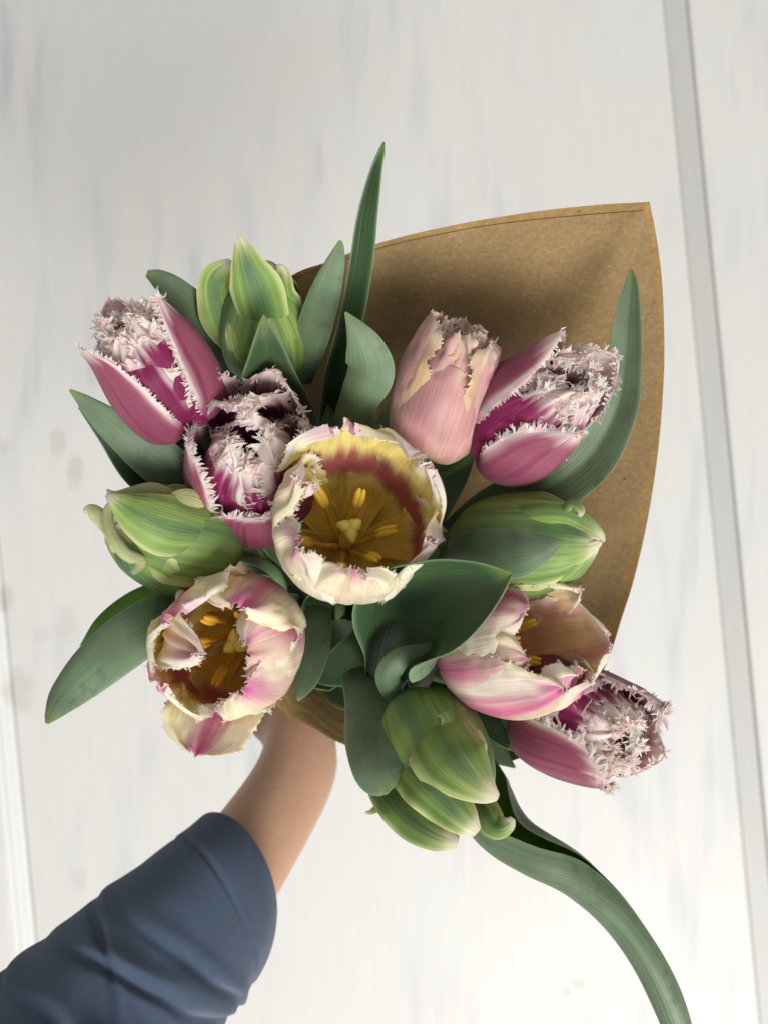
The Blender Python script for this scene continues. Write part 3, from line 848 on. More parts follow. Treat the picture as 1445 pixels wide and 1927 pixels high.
P(190, 20, W=.30, prof=SOFTI, fringe=CMB, jag=.025, crinkle=.16, shape='blunt', wave=.05, rs=.6, ln=.98)
P(42, 28, W=.36, prof=SOFT, a=(74, 64), ln=.84, crinkle=.06, jag=.02, fringe=CMB2)
P(0, 27, W=.44, prof=SOFT, a=(74, 74), ln=.80, rs=1.05, shape='blunt', crinkle=.03)
# 4 fringed, right
r4, b, fr, L = tulip('pink tulip with curly white frills in front of the long right hand leaf', GF, (903, 842, .398), (1115, 698, .352), 4)
P = lambda phi, sd, **k: petal(r4, b, fr, L, phi, seed=sd, **k)
P(180, 31, W=.38, prof=MIDC, fringe=FRG, ln=1.05)
P(-84, 32, W=.40, prof=MIDC, fringe=FRG_S, shape='oval', v0=.15, a=(75, 55), ln=.98)
P(62, 33, W=.42, prof=MIDC, fringe=FRG, ln=.76, a=(70, 60), v0=.3, rs=1.05)
P(118, 34, W=.34, prof=MIDC_IN, fringe=FRT, pal='magenta', wave=.03)
P(-130, 35, W=.32, prof=MIDC_IN, fringe=FRT, pal='magenta', wave=.03)
P(22, 37, W=.30, prof=MIDC_IN, fringe=dict(FRT, tuft=136, tk=.76), pal='magenta', ln=.92, rs=1.04, wave=.03)
P(-38, 36, W=.34, prof=MIDC_IN, fringe=dict(FRT, tuft=136, tk=.74), wave=.03, ln=.86, pal='magenta', rs=1.1)
P(180, 38, W=.28, prof=MIDC_IN, fringe=dict(FRT, tuft=122), wave=.03, ln=1.0, pal='magenta', rs=.6)
# 5 centre, wide open
r5, b, fr, L = tulip('wide open white rimmed tulip showing yellow stamens, in the centre of the bunch', GC, (648, 1030, .402), (672, 952, .345), 5)
P = lambda phi, sd, **k: petal(r5, b, fr, L, phi, seed=sd, pal='white', **k)
P(8, 41, W=.50, prof=OPENP, a=(52, 25), shape='broad', fringe=CMB2, jag=.03, crinkle=.055, wave=.045, ln=1.06, rs=.97)
P(-56, 42, W=.50, prof=OPENP, a=(52, 20), shape='broad', fringe=CMB2, jag=.03, crinkle=.055, wave=.045, tipout=.03, rs=.95)
P(66, 43, W=.42, prof=OPENP, a=(55, 40), shape='oval', fringe=CMB, jag=.03, crinkle=.055, wave=.03, tipout=-.10, rs=.95, ln=1.03)
P(122, 44, W=.46, prof=OPENP, a=(55, 50), shape='broad', fringe=CMB, jag=.03, crinkle=.055, tipout=-.08, rs=.97, wave=.03, ln=.95)
P(176, 45, W=.46, prof=OPENP, a=(55, 50), shape='broad', fringe=CMB, jag=.03, crinkle=.055, tipout=-.10, rs=.97, wave=.03, ln=.98)
P(-116, 46, W=.46, prof=OPENP, a=(55, 35), shape='oval', fringe=CMB, jag=.03, crinkle=.055, tipout=.0, rs=.95, wave=.04, ln=.97)
P(54, 47, W=.22, prof=OPENP, a=(55, -10), shape='oval', fringe=CMB, jag=.03, crinkle=.055, tipout=-.16, rs=.88, wave=.03, ln=.80)
stamens(r5, b, fr, L, seed=5, tall=.42, spread=.26)
# 6 lower left, open
r6, b, fr, L = tulip('half open white and pink tulip just above the wrist, stamens showing', GC, (474, 1188, .412), (404, 1240, .350), 6)
P = lambda phi, sd, **k: petal(r6, b, fr, L, phi, seed=sd, pal='cream', **k)
MO = [(.03, 0), (.30, .03), (.44, .2), (.50, .45), (.49, .7), (.44, .88), (.37, 1.0)]
P(-25, 51, W=.46, prof=MO, a=(60, 40), shape='broad', fringe=CMB2, jag=.03, crinkle=.06, wave=.03, rs=1.03)
P(-78, 52, W=.50, prof=MO, a=(65, 60), shape='broad', fringe=CMB, jag=.03, crinkle=.05, tipout=-.14)
P(-132, 53, W=.44, prof=MO, a=(60, 45), shape='broad', fringe=CMB, jag=.03, crinkle=.06, tipout=-.08, ln=1.04)
P(172, 54, W=.40, prof=MO, a=(60, 30), shape='oval', fringe=CMB, jag=.03, crinkle=.07, ln=.84, tipout=.03, wave=.04)
P(112, 55, W=.44, prof=MO, a=(60, 35), shape='broad', fringe=CMB2, jag=.03, crinkle=.06, tipout=.05, rs=1.04, wave=.03)
P(42, 56, W=.46, prof=MO, a=(55, 30), shape='broad', fringe=CMB2, jag=.03, crinkle=.07, tipout=.02, wave=.04, ln=1.04)
P(75, 58, W=.30, prof=MO, a=(55, -30), shape='oval', fringe=CMB, jag=.03, crinkle=.07, tipout=-.22, wave=.03, ln=.98, rs=.92)
petal(r6, b, fr, L, 160, seed=57, pal='flap', W=.36, prof=[(.03, 0), (.30, .02), (.46, .15), (.60, .36), (.72, .50), (.84, .60)], a=(40, 20), shape='broad', fringe=CMB2, jag=.03, crinkle=.06, wave=.03)
stamens(r6, b, fr, L, seed=6, tall=.5, spread=.2, size=1.0, colr=(232, 176, 66))
# 7 lower right, side view, half open
r7, b, fr, L = tulip('half open cream and pink tulip lying beside the big curled leaf', GC, (860, 1234, .402), (1080, 1204, .362), 7)
P = lambda phi, sd, **k: petal(r7, b, fr, L, phi, seed=sd, pal='peach', **k)
M7 = [(.03, 0), (.28, .03), (.43, .18), (.49, .42), (.49, .66), (.45, .86), (.36, 1.0)]
P(172, 61, W=.44, prof=M7, a=(65, 55), shape='broad', fringe=CMB2, jag=.02, crinkle=.05, ln=1.10)
P(-112, 62, W=.40, prof=M7, a=(65, 50), shape='oval', fringe=CMB2, jag=.02, crinkle=.05, ln=1.04)
P(118, 63, W=.38, prof=M7, a=(65, 55), shape='broad', fringe=CMB, jag=.03, crinkle=.07, tipout=-.06)
P(-46, 64, W=.48, prof=M7, a=(70, 60), shape='broad', fringe=CMB, jag=.03, crinkle=.05, ln=.82)
P(16, 65, W=.40, prof=M7, a=(68, 55), shape='broad', fringe=CMB, jag=.03, crinkle=.07, ln=.80, rs=.95, wave=.02)
P(58, 66, W=.46, prof=M7, a=(70, 55), shape='oval', fringe=CMB, jag=.03, crinkle=.05, ln=.96)
P(92, 67, W=.36, prof=M7, a=(65, 50), shape='broad', fringe=CMB, jag=.04, crinkle=.08, ln=.98, rs=.92, wave=.04, tipout=-.12)
stamens(r7, b, fr, L, seed=7, tall=.5, spread=.2)
# 8 lower right fringed
r8, b, fr, L = tulip('pink tulip with thick pale frills at the lower right, hanging past the paper', GF, (995, 1325, .415), (1200, 1404, .362), 8)
P = lambda phi, sd, **k: petal(r8, b, fr, L, phi, seed=sd, **k)
P(180, 71, W=.38, prof=MIDC, fringe=FRG, rs=1.1)
P(-52, 72, W=.44, prof=MIDC, fringe=FRG, ln=.70, a=(70, 55), shape='broad', v0=.3, rs=1.1)
P(64, 73, W=.40, prof=MIDC, fringe=FRT, a=(70, 50), ln=.98, v0=.25, rs=1.1)
P(-115, 74, W=.36, prof=MIDC, fringe=FRT, a=(70, 50), ln=1.0, rs=1.1)
P(120, 75, W=.32, prof=MIDC_IN, fringe=FRT, rs=1.1, pal='magenta', wave=.03)
P(-75, 77, W=.32, prof=MIDC_IN, fringe=FRT, rs=1.15, pal='magenta', wave=.03)
P(-20, 76, W=.32, prof=MIDC_IN, fringe=dict(FRT, tuft=136, tk=.76), wave=.03, ln=.95, rs=1.15, pal='magenta')
P(38, 78, W=.30, prof=MIDC_IN, fringe=dict(FRT, tuft=136, tk=.76), wave=.03, ln=.93, rs=1.1, pal='magenta')
P(180, 79, W=.28, prof=MIDC_IN, fringe=dict(FRT, tuft=122), wave=.03, ln=1.0, pal='magenta', rs=.6)
# 9 green bud at the top
r9, b, fr, L = tulip('green tulip bud with a hooked pale tip, uppermost flower of the bunch', GG, (510, 700, .420), (478, 490, .375), 9)
P = lambda phi, sd, **k: petal(r9, b, fr, L, phi, seed=sd, pal='green', **{**dict(crinkle=.035), **k})
P(180, 81, W=.40, prof=BUD, bulge=.016)
P(75, 83, W=.40, a=(75, 60), ln=.90, prof=BUD, bulge=.016, rs=.94)
P(-70, 85, W=.40, prof=BUD, bulge=.016, a=(75, 60), ln=.86, rs=.93)
P(5, 86, W=.40, a=(75, 60), ln=.86, prof=BUDI, bulge=.016, rs=1.15)
fp = lambda st, **k: leaf(r9, st, pal='green', name='petal', front='b', thick=.0007, **k)
fp([(520, 660, .392, 40), (498, 600, .378, 52), (482, 545, .366, 54), (466, 500, .360, 36), (455, 462, .357, 16), (449, 438, .356, 2)], arc=(-55, -20), seed=201, roll=12, asym=-.1)
fp([(450, 650, .412, 30), (426, 605, .396, 44), (412, 560, .388, 42), (412, 525, .382, 34), (432, 500, .378, 16), (440, 496, .378, 4)], arc=(-40, -30), seed=202, roll=-14, wave=.08)
fp([(550, 650, .404, 24), (538, 590, .390, 34), (528, 548, .381, 30), (530, 512, .377, 16), (522, 498, .376, 4)], arc=(-45, -30), seed=203, roll=22, wave=.08)
# 10 green bud left
r10, b, fr, L = tulip('fat green tulip bud with twisted creamy tips at the left', GG, (425, 1035, .412), (200, 985, .366), 10)
P = lambda phi, sd, **k: petal(r10, b, fr, L, phi, seed=sd, pal='green', **{**dict(crinkle=.035), **k})
P(180, 91, W=.42, prof=BUD, bulge=.016, rs=1.05)
P(95, 92, W=.42, prof=BUD, bulge=.016, a=(75, 55), wave=.02, rs=1.05)
P(-85, 93, W=.42, prof=BUD, bulge=.016, a=(75, 55), wave=.02, rs=1.08, ln=.97)
P(12, 96, W=.46, prof=BUD, bulge=.016, a=(75, 60), ln=.95, wave=.015, rs=1.12)
fp = lambda st, pal_=None, **k: leaf(r10, st, pal='green' if pal_ else 'creamgreen', name='petal', front='b', thick=.0007, **k)
fp([(385, 1005, .372, 50), (320, 992, .357, 66), (262, 968, .351, 52), (222, 944, .351, 26), (200, 930, .353, 5)], arc=(-50, -50), seed=216, pal_='x')
fp([(250, 1080, .372, 10), (262, 1058, .362, 18), (232, 1038, .356, 17), (208, 1000, .356, 15), (202, 965, .358, 12), (210, 942, .360, 4)], arc=(-95, -80), seed=211)
fp([(330, 945, .372, 22), (290, 925, .366, 20), (250, 925, .362, 12), (218, 930, .362, 7), (200, 922, .362, 2)], arc=(-60, -60), seed=212)
fp([(400, 985, .385, 30), (365, 955, .372, 34), (335, 950, .364, 26), (325, 975, .360, 12), (330, 984, .360, 2)], arc=(-60, -30), seed=213)
fp([(310, 938, .362, 14), (285, 958, .358, 13), (262, 966, .357, 8), (244, 964, .357, 2)], arc=(-40, -30), seed=214, wave=.2)
fp([(215, 1000, .380, 20), (190, 975, .376, 18), (172, 960, .374, 13), (157, 962, .374, 5)], arc=(-60, -40), seed=215)
# 11 green bud right
r11, b, fr, L = tulip('smooth green tulip bud on the dark paper, half behind a broad leaf', GG, (862, 1032, .408), (1128, 1018, .368), 11)
P = lambda phi, sd, **k: petal(r11, b, fr, L, phi, seed=sd, pal='green', **{**dict(crinkle=.035), **k})
P(180, 101, W=.34, prof=BUD, bulge=.016, rs=.86)
P(95, 102, W=.36, prof=BUD, bulge=.016, a=(75, 55), rs=.92)
P(-95, 103, W=.36, prof=BUD, bulge=.016, a=(75, 55), ln=.98, rs=.88)
P(-15, 105, W=.42, prof=BUD, bulge=.016, a=(75, 60), ln=1.0, rs=.93)
fp = lambda st, **k: leaf(r11, st, pal='green', name='petal', front='b', thick=.0007, **k)
fp([(930, 985, .385, 26), (1000, 968, .366, 28), (1060, 968, .358, 24), (1100, 985, .357, 20), (1128, 1005, .358, 10), (1136, 1020, .360, 3)], arc=(-60, -70), seed=221, roll=-8)
fp([(1050, 985, .366, 6), (1062, 962, .358, 13), (1078, 950, .355, 15), (1092, 960, .354, 11), (1090, 972, .355, 4)], arc=(-90, -80), seed=222)
# 12 green bud bottom
r12, b, fr, L = tulip('large green and cream tulip bud at the bottom, beside the pale folded leaf', GG, (775, 1325, .402), (880, 1555, .355), 12)
P = lambda phi, sd, **k: petal(r12, b, fr, L, phi, seed=sd, pal='green', **{**dict(crinkle=.035), **k})
P(180, 111, W=.42, prof=BUD, bulge=.016)
P(85, 112, W=.42, prof=BUD, bulge=.016, a=(75, 55), wave=.02)
P(-75, 113, W=.42, prof=BUD, bulge=.016, a=(75, 50), wave=.03, ln=.98, rs=1.04)
P(5, 116, W=.46, prof=BUD, bulge=.016, a=(75, 60), ln=.96, rs=1.04, wave=.02)
fp = lambda st, **k: leaf(r12, st, pal='green', name='petal', front='b', thick=.0007, **k)
fp([(790, 1328, .398, 34), (820, 1370, .362, 74), (850, 1420, .347, 80), (888, 1462, .341, 54), (920, 1490, .339, 28), (938, 1500, .340, 8)], arc=(-50, -40), seed=231, roll=10, wave=.06)
fp([(750, 1410, .375, 40), (785, 1455, .352, 56), (835, 1505, .342, 50), (875, 1545, .339, 34), (898, 1568, .340, 12)], arc=(-45, -35), seed=232, wave=.12)
fp([(700, 1430, .385, 30), (728, 1490, .365, 40), (772, 1540, .352, 42), (822, 1572, .346, 32), (862, 1586, .345, 12)], arc=(-55, -40), seed=233, wave=.18)
fp([(885, 1480, .360, 26), (910, 1525, .348, 32), (932, 1555, .343, 26), (955, 1552, .341, 16), (965, 1540, .341, 5)], arc=(-50, -40), seed=234, wave=.14)
fp([(735, 1480, .382, 16), (722, 1510, .376, 12), (700, 1528, .374, 5), (688, 1530, .374, 2)], arc=(-50, -40), seed=235)
#END_FLOWERS

#BEGIN_LEAVES
leaf(r9, [(605, 800, .45, 26), (622, 700, .42, 34), (650, 590, .395, 36), (668, 490, .375, 35), (682, 400, .365, 29), (702, 320, .36, 17), (716, 282, .356, 9), (722, 266, .355, 2)], arc=(20, 20), vfold=46, roll=-24, front='f', seed=1)
leaf(r9, [(565, 720, .42, 22), (582, 650, .395, 33), (606, 570, .375, 31), (626, 510, .366, 22), (638, 470, .362, 11), (641, 452, .36, 3)], arc=(-30, -20), front='b', seed=2)
leaf(r3, [(632, 880, .42, 26), (652, 805, .395, 34), (674, 750, .378, 42), (694, 702, .366, 50), (686, 655, .358, 38), (667, 615, .354, 18), (650, 587, .352, 2)], arc=(-50, -30), front='b', seed=3, roll=8)
leaf(r3, [(700, 890, .43, 30), (722, 825, .40, 28), (742, 765, .38, 15), (756, 728, .375, 2)], arc=(-30, -30), front='b', seed=4)
leaf(r1, [(470, 760, .45, 30), (425, 670, .42, 34), (378, 600, .40, 36), (332, 550, .385, 28), (298, 524, .378, 18), (276, 514, .375, 6)], arc=(-35, -20), front='b', seed=5)
leaf(r2, [(540, 930, .475, 80), (522, 810, .43, 88), (508, 720, .395, 66), (503, 655, .365, 36), (498, 615, .358, 14), (496, 592, .355, 2)], arc=(30, 10), vfold=14, front='f', seed=6)
leaf(r1, [(428, 790, .41, 18), (414, 730, .39, 14), (401, 683, .385, 2)], arc=(-30, -10), front='b', seed=7)
leaf(r10, [(420, 985, .42, 36), (350, 912, .395, 46), (275, 850, .378, 44), (205, 795, .37, 30), (158, 755, .366, 14), (131, 733, .364, 2)], arc=(-30, -25), front='b', seed=8, roll=8)
leaf(r10, [(380, 950, .43, 50), (320, 925, .41, 44), (255, 885, .39, 30), (200, 825, .38, 14), (150, 765, .372, 4)], arc=(20, 10), front='f', seed=9, roll=-10)
leaf(r1, [(410, 900, .43, 36), (345, 835, .41, 26), (300, 805, .40, 12), (280, 795, .398, 3)], arc=(-20, -10), front='b', seed=10)
leaf(r10, [(440, 1110, .44, 26), (350, 1140, .405, 44), (265, 1185, .388, 54), (185, 1248, .378, 50), (125, 1308, .372, 34), (98, 1345, .368, 15), (88, 1362, .366, 3)], arc=(-25, -30), front='b', seed=11, roll=-8)
leaf(r10, [(340, 1105, .43, 22), (265, 1130, .415, 24), (200, 1170, .405, 18), (155, 1218, .40, 6)], arc=(10, 10), front='y', seed=12)
leaf(r4, [(850, 1010, .44, 30), (930, 960, .42, 44), (1030, 920, .40, 52), (1110, 860, .39, 52), (1160, 770, .38, 42), (1176, 680, .375, 33), (1183, 590, .372, 24), (1188, 535, .371, 13), (1187, 507, .371, 3)], arc=(10, 20), vfold=12, front='b', seed=13, roll=8)
leaf(r4, [(790, 970, .44, 48), (840, 890, .415, 42), (880, 822, .395, 22), (903, 777, .388, 2)], arc=(-25, -20), front='b', seed=14)
leaf(r11, [(830, 1065, .40, 40), (900, 1045, .362, 52), (970, 1042, .343, 48), (1025, 1030, .337, 25), (1062, 1018, .335, 2)], arc=(-45, -30), front='b', seed=15)
leaf(r7, [(738, 1335, .452, 30), (730, 1275, .438, 60), (756, 1205, .402, 98), (802, 1150, .376, 176), (868, 1120, .354, 136), (925, 1096, .340, 62), (963, 1081, .333, 3)], arc=[(0, 60), (.2, 110), (.5, 120), (.72, 108), (.88, 75), (1, 50)], front='f', seed=16)
leaf(r7, [(850, 1212, .385, 6), (800, 1222, .378, 12), (752, 1240, .374, 22), (730, 1275, .378, 26), (745, 1320, .39, 16), (760, 1335, .40, 4)], arc=(-40, -40), front='b', seed=17)
leaf(r6, [(740, 1180, .45, 50), (680, 1235, .435, 48), (620, 1262, .44, 30), (565, 1262, .45, 6)], arc=(20, 10), front='f', seed=18)
leaf(r6, [(600, 1140, .44, 26), (590, 1210, .425, 34), (578, 1270, .415, 26), (568, 1302, .41, 12), (560, 1319, .408, 2)], arc=(-30, -20), front='b', seed=19)
leaf(r12, [(660, 1260, .42, 24), (684, 1310, .40, 42), (700, 1360, .38, 58), (710, 1410, .365, 59), (716, 1450, .358, 52), (728, 1474, .356, 38), (738, 1486, .355, 12)], arc=(-30, -20), front='b', seed=20)
leaf(r7, [(850, 1290, .43, 26), (900, 1340, .415, 28), (940, 1385, .405, 17), (960, 1412, .40, 2)], arc=(20, 10), front='f', seed=21)
leaf(r8, [(870, 1310, .44, 30), (930, 1360, .43, 36), (975, 1398, .42, 20), (996, 1420, .415, 2)], arc=(20, 10), front='b', seed=22)
leaf(r8, [(880, 1380, .45, 26), (930, 1415, .445, 22), (969, 1445, .44, 2)], arc=(-20, -10), front='b', seed=23)
leaf(r12, [(860, 1430, .43, 70, 10), (900, 1510, .415, 105, 10), (945, 1578, .40, 122, 14), (1005, 1630, .388, 116, 30), (1070, 1682, .38, 104, 70), (1135, 1748, .375, 100, 90), (1195, 1830, .372, 92, 95), (1238, 1915, .372, 82, 95), (1266, 1990, .374, 60, 90), (1282, 2050, .376, 6, 90)], arc=[(0, 85), (.15, 110), (.30, 160), (.6, 172), (.85, 165), (1, 120)], front='y', seed=24)
leaf(r7, [(780, 1300, .42, 24), (798, 1268, .405, 24), (808, 1246, .395, 20), (815, 1234, .39, 8)], arc=(-70, -60), front='b', seed=25)
# short inner leaves down in the cone
hold = [r1, r2, r3, r4, r5, r6, r7, r8, r9, r10, r11, r12]
rn = rnd(42)
inner = [(470, 1080), (540, 700), (620, 760), (700, 760), (760, 900), (830, 930), (860, 1000), (880, 1280), (820, 1330), (700, 1330), (620, 1300), (520, 1120), (440, 930), (600, 1100), (680, 1180), (760, 1120), (900, 1180), (820, 1080)]
for i, (x, y) in enumerate(inner):
    g = (600 + rn.uniform(-20, 20), 1230 + rn.uniform(-20, 20))
    d1 = .445 + rn.uniform(-.01, .02)
    m1 = (g[0] * .5 + x * .5, g[1] * .5 + y * .5)
    w0 = rn.uniform(36, 60)
    leaf(hold[i % 12], [(g[0], g[1], .56, 22), (m1[0], m1[1], .50, w0), (g[0] * .2 + x * .8, g[1] * .2 + y * .8, d1 + .015, w0 * .8), (x, y, d1, 3)],
         arc=(30, 10), front='f' if i % 2 else 'b', seed=30 + i, roll=rn.uniform(-25, 25), name='leaf')
#END_LEAVES

#BEGIN_PERSON
def skin_mat():
    m, nt, N, L = new_mat('skin')
    out = N('ShaderNodeOutputMaterial'); p = N('ShaderNodeBsdfPrincipled')
    tc = N('ShaderNodeTexCoord')
    n1 = N('ShaderNodeTexNoise'); n1.inputs['Scale'].default_value = 55; n1.inputs['Detail'].default_value = 9; n1.inputs['Roughness'].default_value = .7; L(tc.outputs['Object'], n1.inputs[0])
    mx = N('ShaderNodeMix', data_type='RGBA'); L(n1.outputs[0], mx.inputs[0]); mx.inputs[6].default_value = (0.47, 0.25, 0.155, 1); mx.inputs[7].default_value = (0.58, 0.365, 0.245, 1)
    L(mx.outputs[2], p.inputs['Base Color'])
    p.inputs['Roughness'].default_value = 0.5
    p.inputs['Subsurface Weight'].default_value = 0.25
    p.inputs['Subsurface Radius'].default_value = (0.008, 0.003, 0.0015); p.inputs['Subsurface Scale'].default_value = 1.0
    n2 = N('ShaderNodeTexNoise'); n2.inputs['Scale'].default_value = 260; n2.inputs['Detail'].default_value = 8; L(tc.outputs['Object'], n2.inputs[0])
    bp = N('ShaderNodeBump'); bp.inputs['Strength'].default_value = 0.35; bp.inputs['Distance'].default_value = 0.0006
    L(n2.outputs[0], bp.inputs['Height']); L(bp.outputs[0], p.inputs['Normal'])
    L(p.outputs[0], out.inputs[0]); return m
def cloth_mat():
    m, nt, N, L = new_mat('navy_knit')
    out = N('ShaderNodeOutputMaterial'); p = N('ShaderNodeBsdfPrincipled')
    uv = N('ShaderNodeUVMap', uv_map='UVMap'); tc = N('ShaderNodeTexCoord')
    wv = N('ShaderNodeTexWave'); wv.inputs['Scale'].default_value = 150; wv.inputs['Distortion'].default_value = 1.5; wv.inputs['Detail'].default_value = 2
    mp = N('ShaderNodeMapping'); mp.inputs['Scale'].default_value = (1.6, 1, 1); mp.inputs['Rotation'].default_value = (0, 0, .15); L(uv.outputs[0], mp.inputs[0]); L(mp.outputs[0], wv.inputs[0])
    n1 = N('ShaderNodeTexNoise'); n1.inputs['Scale'].default_value = 240; n1.inputs['Detail'].default_value = 5; L(tc.outputs['Object'], n1.inputs[0])
    n2 = N('ShaderNodeTexNoise'); n2.inputs['Scale'].default_value = 14; n2.inputs['Detail'].default_value = 3; L(tc.outputs['Object'], n2.inputs[0])
    ad = N('ShaderNodeMath', operation='ADD'); L(wv.outputs['Fac'], ad.inputs[0]); L(n1.outputs[0], ad.inputs[1])
    mr = N('ShaderNodeMapRange'); mr.inputs[1].default_value = .3; mr.inputs[2].default_value = 1.6; L(ad.outputs[0], mr.inputs[0])
    mx = N('ShaderNodeMix', data_type='RGBA'); L(mr.outputs[0], mx.inputs[0]); mx.inputs[6].default_value = (0.062, 0.108, 0.200, 1); mx.inputs[7].default_value = (0.125, 0.200, 0.340, 1)
    mx2 = N('ShaderNodeMix', data_type='RGBA'); mx2.blend_type = 'MULTIPLY'; mx2.inputs[0].default_value = .3; L(mx.outputs[2], mx2.inputs[6]); L(n2.outputs[0], mx2.inputs[7])
    L(mx2.outputs[2], p.inputs['Base Color']); p.inputs['Roughness'].default_value = .85
    p.inputs['Sheen Weight'].default_value = .25; p.inputs['Sheen Roughness'].default_value = .5
    bp = N('ShaderNodeBump'); bp.inputs['Strength'].default_value = 0.9; bp.inputs['Distance'].default_value = 0.0007
    L(ad.outputs[0], bp.inputs['Height']); L(bp.outputs[0], p.inputs['Normal'])
    L(p.outputs[0], out.inputs[0]); return m
M_SKIN, M_CLOTH = skin_mat(), cloth_mat()

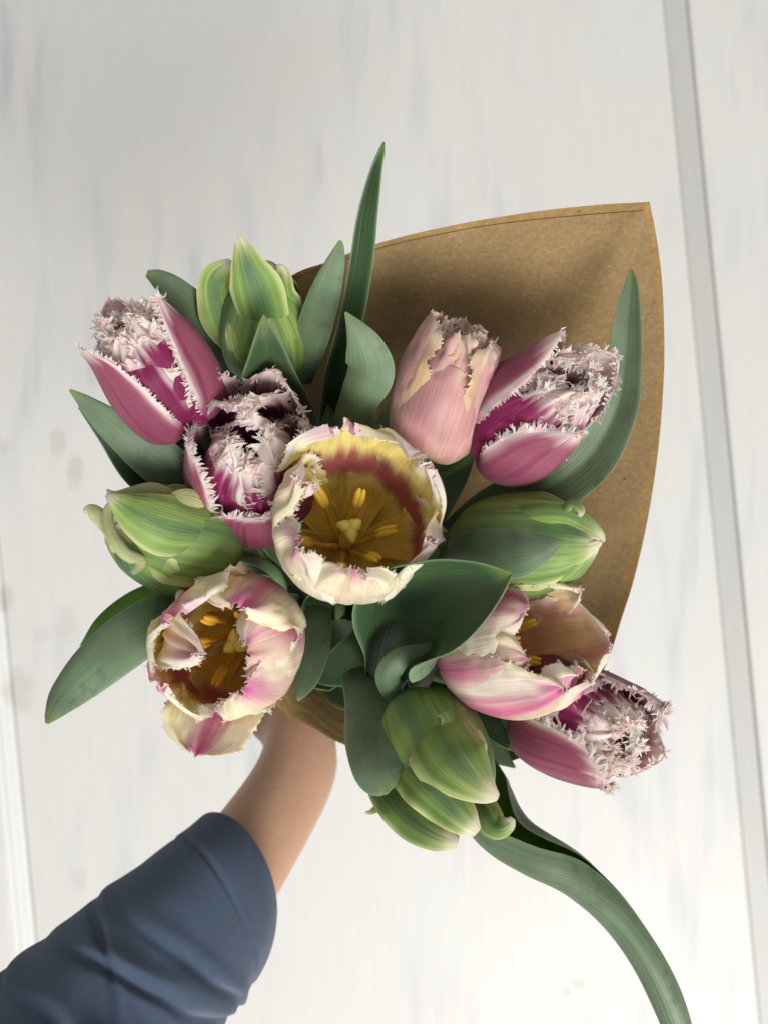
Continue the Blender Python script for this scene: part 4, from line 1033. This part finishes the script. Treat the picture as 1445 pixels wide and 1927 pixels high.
def person():
    """left forearm and hand; the fingers close round the paper below the flowers"""
    root = root_empty('person', at(40, 2000, .40), 'left forearm in a navy sleeve, its hand holding the bouquet from below', 'person')
    V = []; E = []; R = []
    def add(p, r, prev=None):
        V.append(np.asarray(p, float)); R.append(r)
        if prev is not None: E.append((prev, len(V) - 1))
        return len(V) - 1
    e1 = nrm(np.array([1.0, 0, 0]) - AX * AX[0]); e2 = np.cross(AX, e1)          # across the bundle: e1 right, e2 up in the picture
    def ring(ang, rad, h):
        a_ = math.radians(ang)
        return GRIP + AX * h + (e1 * math.cos(a_) + e2 * math.sin(a_)) * rad
    w = add(at(140, 1972, .44), (.036, .032))
    w = add(at(309, 1805, .475), (.036, .031), w)
    w = add(at(405, 1694, .502), (.035, .030), w)
    w = add(at(470, 1598, .525), (.032, .027), w)
    w = add(at(545, 1488, .55), (.0295, .0245), w)
    palm0 = add(at(582, 1405, .57), (.043, .029), w)
    palm = add(at(566, 1355, .592), (.038, .023), palm0)
    knk = add(ring(205, .044, -.045), (.030, .018), palm)
    fl = [(1.0, -.016), (1.06, -.036), (.98, -.056), (.82, -.075)]
    for k, (s, h) in enumerate(fl):
        q = add(ring(185, .042, h), (.0105, .0105), knk)
        for (an, rd) in ((160, .040), (130, .038), (100, .037), (75, .036), (52, .035)):
            an2 = 190 - (190 - an) * s
            q = add(ring(an2, rd, h), (.0095 * (.94 if an < 110 else 1),) * 2, q)
    q = add(ring(238, .036, -.060), (.014, .013), palm)
    q = add(ring(280, .040, -.045), (.012, .012), q)
    q = add(ring(310, .037, -.040), (.0105, .0105), q)
    q = add(ring(340, .036, -.038), (.0095, .0095), q)
    me = bpy.data.meshes.new('body')
    me.from_pydata((np.array(V) - np.array(root['_w'])).tolist(), E, [])
    o = bpy.data.objects.new('body', me); COL.objects.link(o); o.parent = root
    sk = o.modifiers.new('Skin', 'SKIN'); sk.use_smooth_shade = True; sk.branch_smoothing = 0.6
    for i, v in enumerate(me.skin_vertices[0].data if me.skin_vertices else []):
        pass
    if not me.skin_vertices:
        bpy.context.view_layer.objects.active = o
    for i, sv in enumerate(me.skin_vertices[0].data):
        sv.radius = R[i]; sv.use_root = (i == 0)
    sub = o.modifiers.new('Subdivision', 'SUBSURF'); sub.levels = 2; sub.render_levels = 2
    me.materials.append(M_SKIN)
    # finger nails are on the far side; sleeve with folds
    rg = [(388, 1534, 488, 1776, .500, .84), (358, 1560, 474, 1832, .492, .86), (310, 1594, 444, 1880, .484, .86), (226, 1656, 392, 1955, .470, .86), (136, 1728, 320, 2045, .455, .86), (46, 1799, 235, 2145, .438, .86), (-54, 1874, 140, 2255, .42, .86), (-184, 1964, 10, 2385, .40, .86)]
    rows = []
    for (ax_, ay_, bx_, by_, d_, k_) in rg:
        A_, B_ = at(ax_, ay_, d_), at(bx_, by_, d_ - .004)
        rows.append([*((A_ + B_) / 2), *((B_ - A_) / 2), k_])
    S = catmull(rows, 180, arc=True)
    C = S[:, :3]; T = nrm(np.gradient(C, axis=0)); sdv = S[:, 3:6]; hw = np.linalg.norm(sdv, axis=1, keepdims=True)
    sd = sdv / hw; up = nrm(np.cross(sd, T)); up = up * np.sign(up[:, 2:3]) 
    lean_ = -T * (.25 * (1 - sstep(0, .4, np.linspace(0, 1, 180))))[:, None]
    up = nrm(up + lean_)
    S = np.concatenate([C, hw, hw * S[:, 6:7]], 1)
    ns = 160
    th = np.linspace(0, 2 * math.pi, ns, endpoint=False)
    t = np.linspace(0, 1, 180)[:, None]; thh = th[None]
    s_len = np.concatenate([[0], np.cumsum(np.linalg.norm(np.diff(C, axis=0), axis=1))])[:, None]
    fold = np.zeros((180, ns))
    nn = VN(77)
    # diagonal pulled folds that run round the arm, deeper away from the cuff
    for (pos, slope, amp, wid, c0, cw) in ((.040, .016, .0014, .004, 1.1, 1.0), (.062, .030, .0022, .0055, 1.5, 1.2), (.090, .036, .0026, .006, 1.2, 1.0), (.118, .045, .0030, .007, 1.7, 1.4), (.150, .04, .0034, .008, 1.2, 1.2), (.185, .05, .0036, .008, 1.7, 1.4), (.215, .045, .0036, .009, 1.3, 1.3), (.076, -.02, .0018, .005, 2.4, .7), (.135, -.03, .0022, .006, 2.5, .8), (.200, -.03, .0024, .006, .6, .7)):
        dth = (thh - c0 + math.pi) % (2 * math.pi) - math.pi
        line = s_len - pos - slope * np.sin(dth) - .012 * (nn(np.cos(thh) * 1.6 + 5, np.sin(thh) * 1.6 + t * 0 + pos * 50) - .5)
        amp = amp * 2.0
        fold += amp * np.exp(-(line / wid) ** 2) * np.exp(-(dth / cw) ** 2)
        fold -= amp * 1.1 * np.exp(-((line - wid * 1.35) / (wid * .55)) ** 2) * np.exp(-(dth / cw) ** 2)
    fold += .004 * (nn(np.cos(thh) * 2.2 + s_len * 25 + 9, np.sin(thh) * 2.2 + s_len * 34 + 9) - .5) * sstep(.02, .06, s_len)
    hem = -.0014 * np.exp(-((s_len - .021) / .0011) ** 2) + .0008 * (s_len < .021)       # stitched hem band
    Rr = fold + hem
    thr = thh + .0 * t
    Pout = C[:, None] + sd[:, None] * ((S[:, 3:4] + Rr) * np.cos(thr))[..., None] + up[:, None] * ((S[:, 4:5] + Rr) * np.sin(thr))[..., None]
    # turned-in edge at the cuff
    inn = []
    for (f, k) in ((.985, -.0006), (.955, .0008), (.945, .004), (.94, .02)):
        q = C[0] + (Pout[0] - C[0]) * f + T[0] * k
        inn.append(q)
    P = np.concatenate([np.array(inn[::-1]), Pout], 0)
    nr = len(P)
    F = []
    for i in range(nr - 1):
        for j in range(ns):
            k = (j + 1) % ns
            F.append([i * ns + j, (i + 1) * ns + j, (i + 1) * ns + k, i * ns + k])
    F.append([(nr - 1) * ns + j for j in range(ns)][::-1])
    uv = np.stack([np.tile(np.arange(ns) / ns, nr), np.repeat(np.linspace(0, 1, nr), ns)], 1)
    slv = mesh_obj('sleeve', P.reshape(-1, 3), F, M_CLOTH, root, None, uv)
    return root
person()
#END_PERSON

for o in bpy.data.objects:
    if '_w' in o: del o['_w']
